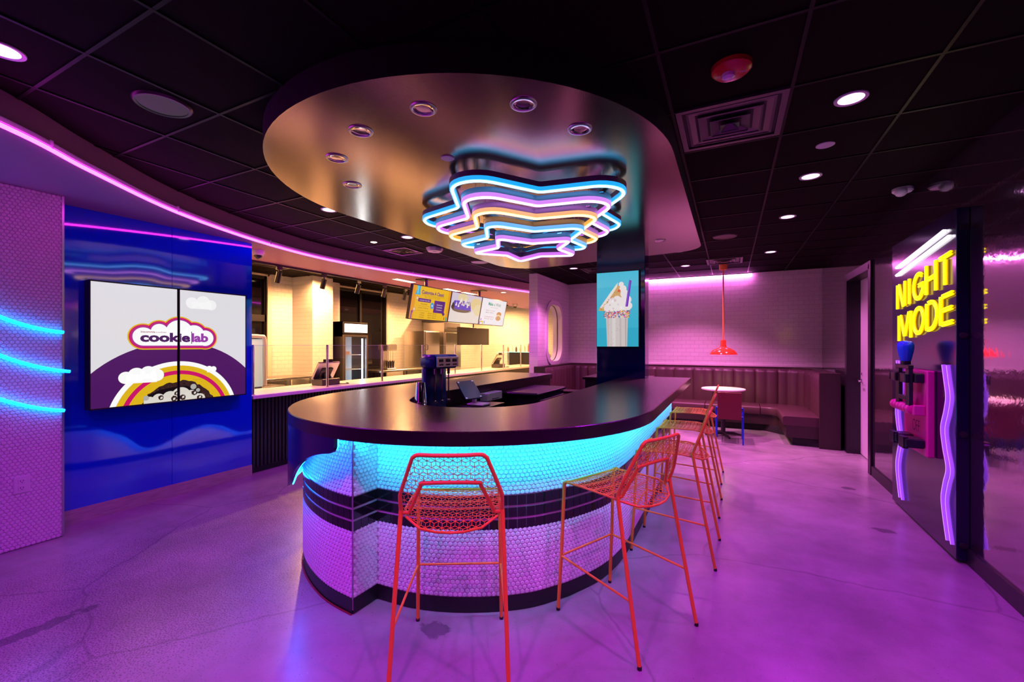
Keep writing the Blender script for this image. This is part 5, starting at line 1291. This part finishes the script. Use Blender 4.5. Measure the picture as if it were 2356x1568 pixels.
# ------------------------------------------------------------------ inside the bar
t = thing('back_bar_shelf', 'dark steel work shelf inside the bar carrying mixer and register', 'shelf', (-2.0, 3.2, 0))
mb = MB(); mb.prism(arc(CX, CY, .46, 180, 250, 20) + [(-1.80, 2.42), (-1.86, 3.55), (CX - .46, 3.55)], .88, .905); mb.build('worktop', M_black, t)
mb = MB(); mb.box(-2.15, -1.90, 2.85, 3.5, .0, .88); mb.build('cabinet_body', M_black, t)
t = thing('milkshake_mixer', 'tall spindle milkshake mixer with blue-lit steel head on the bar', 'mixer', (-2.03, 2.79, .906), 0)
MX = Matrix.Translation((-2.03, 2.79, 0)) @ Matrix.Rotation(math.radians(78), 4, 'Z')
mb = MB(); mb.bbox(-.125, .125, -.085, .105, 1.255, 1.362, .022, MX); mb.build('motor_head', mat('mixer_blue_light_tint', (.012, .04, .34), .25), t, 50)  # blue light falling on the mixer is put into this base colour
mb = MB(); mb.bbox(-.112, .112, -.090, -.083, 1.268, 1.345, .002, MX); mb.bbox(.124, .129, -.07, .09, 1.268, 1.345, .002, MX); mb.build('control_panel', M_steel, t)
for x in (-.07, 0, .07):
    mb = MB(); mb.bbox(x - .022, x + .022, -.094, -.089, 1.306, 1.33, .002, MX); mb.box(x - .018, x - .004, -.093, -.089, 1.28, 1.292, MX); mb.box(x + .004, x + .018, -.093, -.089, 1.28, 1.292, MX); mb.build('rocker_switch', M_black, t)
mb = MB(); mb.bbox(-.115, .10, .03, .095, .93, 1.262, .012, MX); mb.build('column', mat('mixer_blue_light_tint'), t, 50)
mb = MB(); mb.bbox(-.13, .13, -.11, .10, .907, .932, .010, MX); mb.build('base', M_steel, t, 50)
for x in (-.07, 0, .07):
    mb = MB(); mb.tube([MX @ Vector((x, -.02, 1.26)), MX @ Vector((x, -.02, 1.0))], .0055, 6); mb.tube([MX @ Vector((x, -.02, 1.26)), MX @ Vector((x, -.02, 1.21))], .011, 8); p0 = MX @ Vector((x, -.02, 1.0)); mb.lathe([(.004, 1.012), (.016, 1.006), (.016, .998), (.004, .992)], (p0.x, p0.y, 0), 12); mb.build('spindle', M_chrome, t, 40)
mb = MB(); c0 = MX @ Vector((.0, -.13, 0))
mb.lathe([(.001, .908), (.07, .908), (.075, .913), (.07, .918)], (c0.x, c0.y, 0), 24); mb.build('cup_rest', M_steel, t, 40)
CXP, CYP = -2.068, 2.598
for k in range(4):
    z = .906 + .016 * (3 - k) if k else .906 + .016 * 3
tl = ['topmost chrome malt cup of the upside-down stack left of the mixer', 'second chrome malt cup in the upside-down stack left of the mixer', 'third chrome malt cup in the upside-down stack left of the mixer', 'lowest chrome malt cup of the upside-down stack left of the mixer']
for k in range(4):
    z = .906 + .032 * (3 - k)
    mb = MB(); mb.lathe([(.046 , 0), (.048, .006), (.046, .010), (.034, .150), (.030, .158), (.001, .158)], (CXP, CYP, z), 28, None, False); tag(mb.build('malt_cup', M_chrome, None, 40), tl[k], 'cup', 'chrome malt cups by the mixer')
t = thing('tablet_register', 'navy tablet register tilted on a stand, right of the milkshake mixer', 'cash register', (-1.93, 3.25, .906))
tu = Vector((-.671, .334, .66)).normalized(); tr_ = Vector((.459, .868, .08)); tr_ = (tr_ - tu * tr_.dot(tu)).normalized(); tn = tu.cross(tr_)
MT = Matrix.Translation(Vector((-1.995, 3.239, .965)) + tu * .105) @ Matrix(((tr_.x, tn.x, tu.x, 0), (tr_.y, tn.y, tu.y, 0), (tr_.z, tn.z, tu.z, 0), (0, 0, 0, 1)))
mb = MB(); mb.bbox(-.085, .085, -.007, .007, -.105, .115, .004, MT); mb.build('tablet', M_navy, t)
mb = MB()
for x in (-.07, .07):
    for z in (-.09, .10): mb.box(x - .008, x + .008, -.0085, -.006, z - .006, z + .006, MT)
mb.build('corner_clip', M_trim, t)
mb = MB(); mb.bbox(-2.06, -1.90, 3.22, 3.36, .906, .925, .006); mb.bbox(-2.04, -2.005, 3.27, 3.305, .92, .99, .004); mb.build('stand', M_whiteplastic, t)
t = thing('undercounter_fridge', 'low dark undercounter fridge inside the bar, under the left arm', 'fridge', (-1.98, 4.6, 0))
mb = MB(); mb.bbox(-2.17, -1.78, 4.12, 4.92, .02, .90, .006); mb.build('body', M_darksteel, t)
mb = MB(); mb.bbox(-2.185, -1.76, 4.08, 4.95, .90, .94, .012); mb.build('top', M_black, t)
mb = MB(); mb.bbox(-1.78, -1.76, 4.16, 4.88, .1, .86, .005); d = mb.build('door', M_darksteel, t); mb = MB(); mb.box(-1.76, -1.755, 4.35, 4.65, .74, .80); mb.build('handle', M_rubber, d)
t = thing('receipt_printer', 'small pinkish box drawer under the left arm of the bar', 'printer', (-2.15, 3.8, .885))
mb = MB(); mb.bbox(-2.19, -2.10, 3.66, 3.96, .885, .965, .006); mb.build('body', M_whiteplastic, t)
mb = MB(); mb.box(-2.10, -2.097, 3.74, 3.88, .90, .905); mb.build('slot', M_rubber, t)
t = thing('counter_flap', 'narrow dark flap counter between the left bar arm and the column', 'counter', (-2.1, 5.75, 0))
mb = MB(); mb.bbox(-2.45, -1.80, 5.66, 5.92, .765, .80, .004); mb.build('top', M_wood, t)
mb = MB(); mb.box(-2.43, -2.39, 5.70, 5.88, 0, .765); mb.box(-1.86, -1.82, 5.70, 5.88, 0, .765); mb.build('side_panel', M_black, t)
t = thing('back_counter', 'dark block counter behind the video column', 'counter', (-1.5, 6.1, 0))
mb = MB(); mb.bbox(-1.80, -.95, 5.72, 6.35, .965, 1.0, .004); mb.build('top', M_wood, t)
mb = MB(); mb.box(-1.77, -.98, 5.75, 6.32, 0, .965); mb.build('cabinet_body', M_black, t)
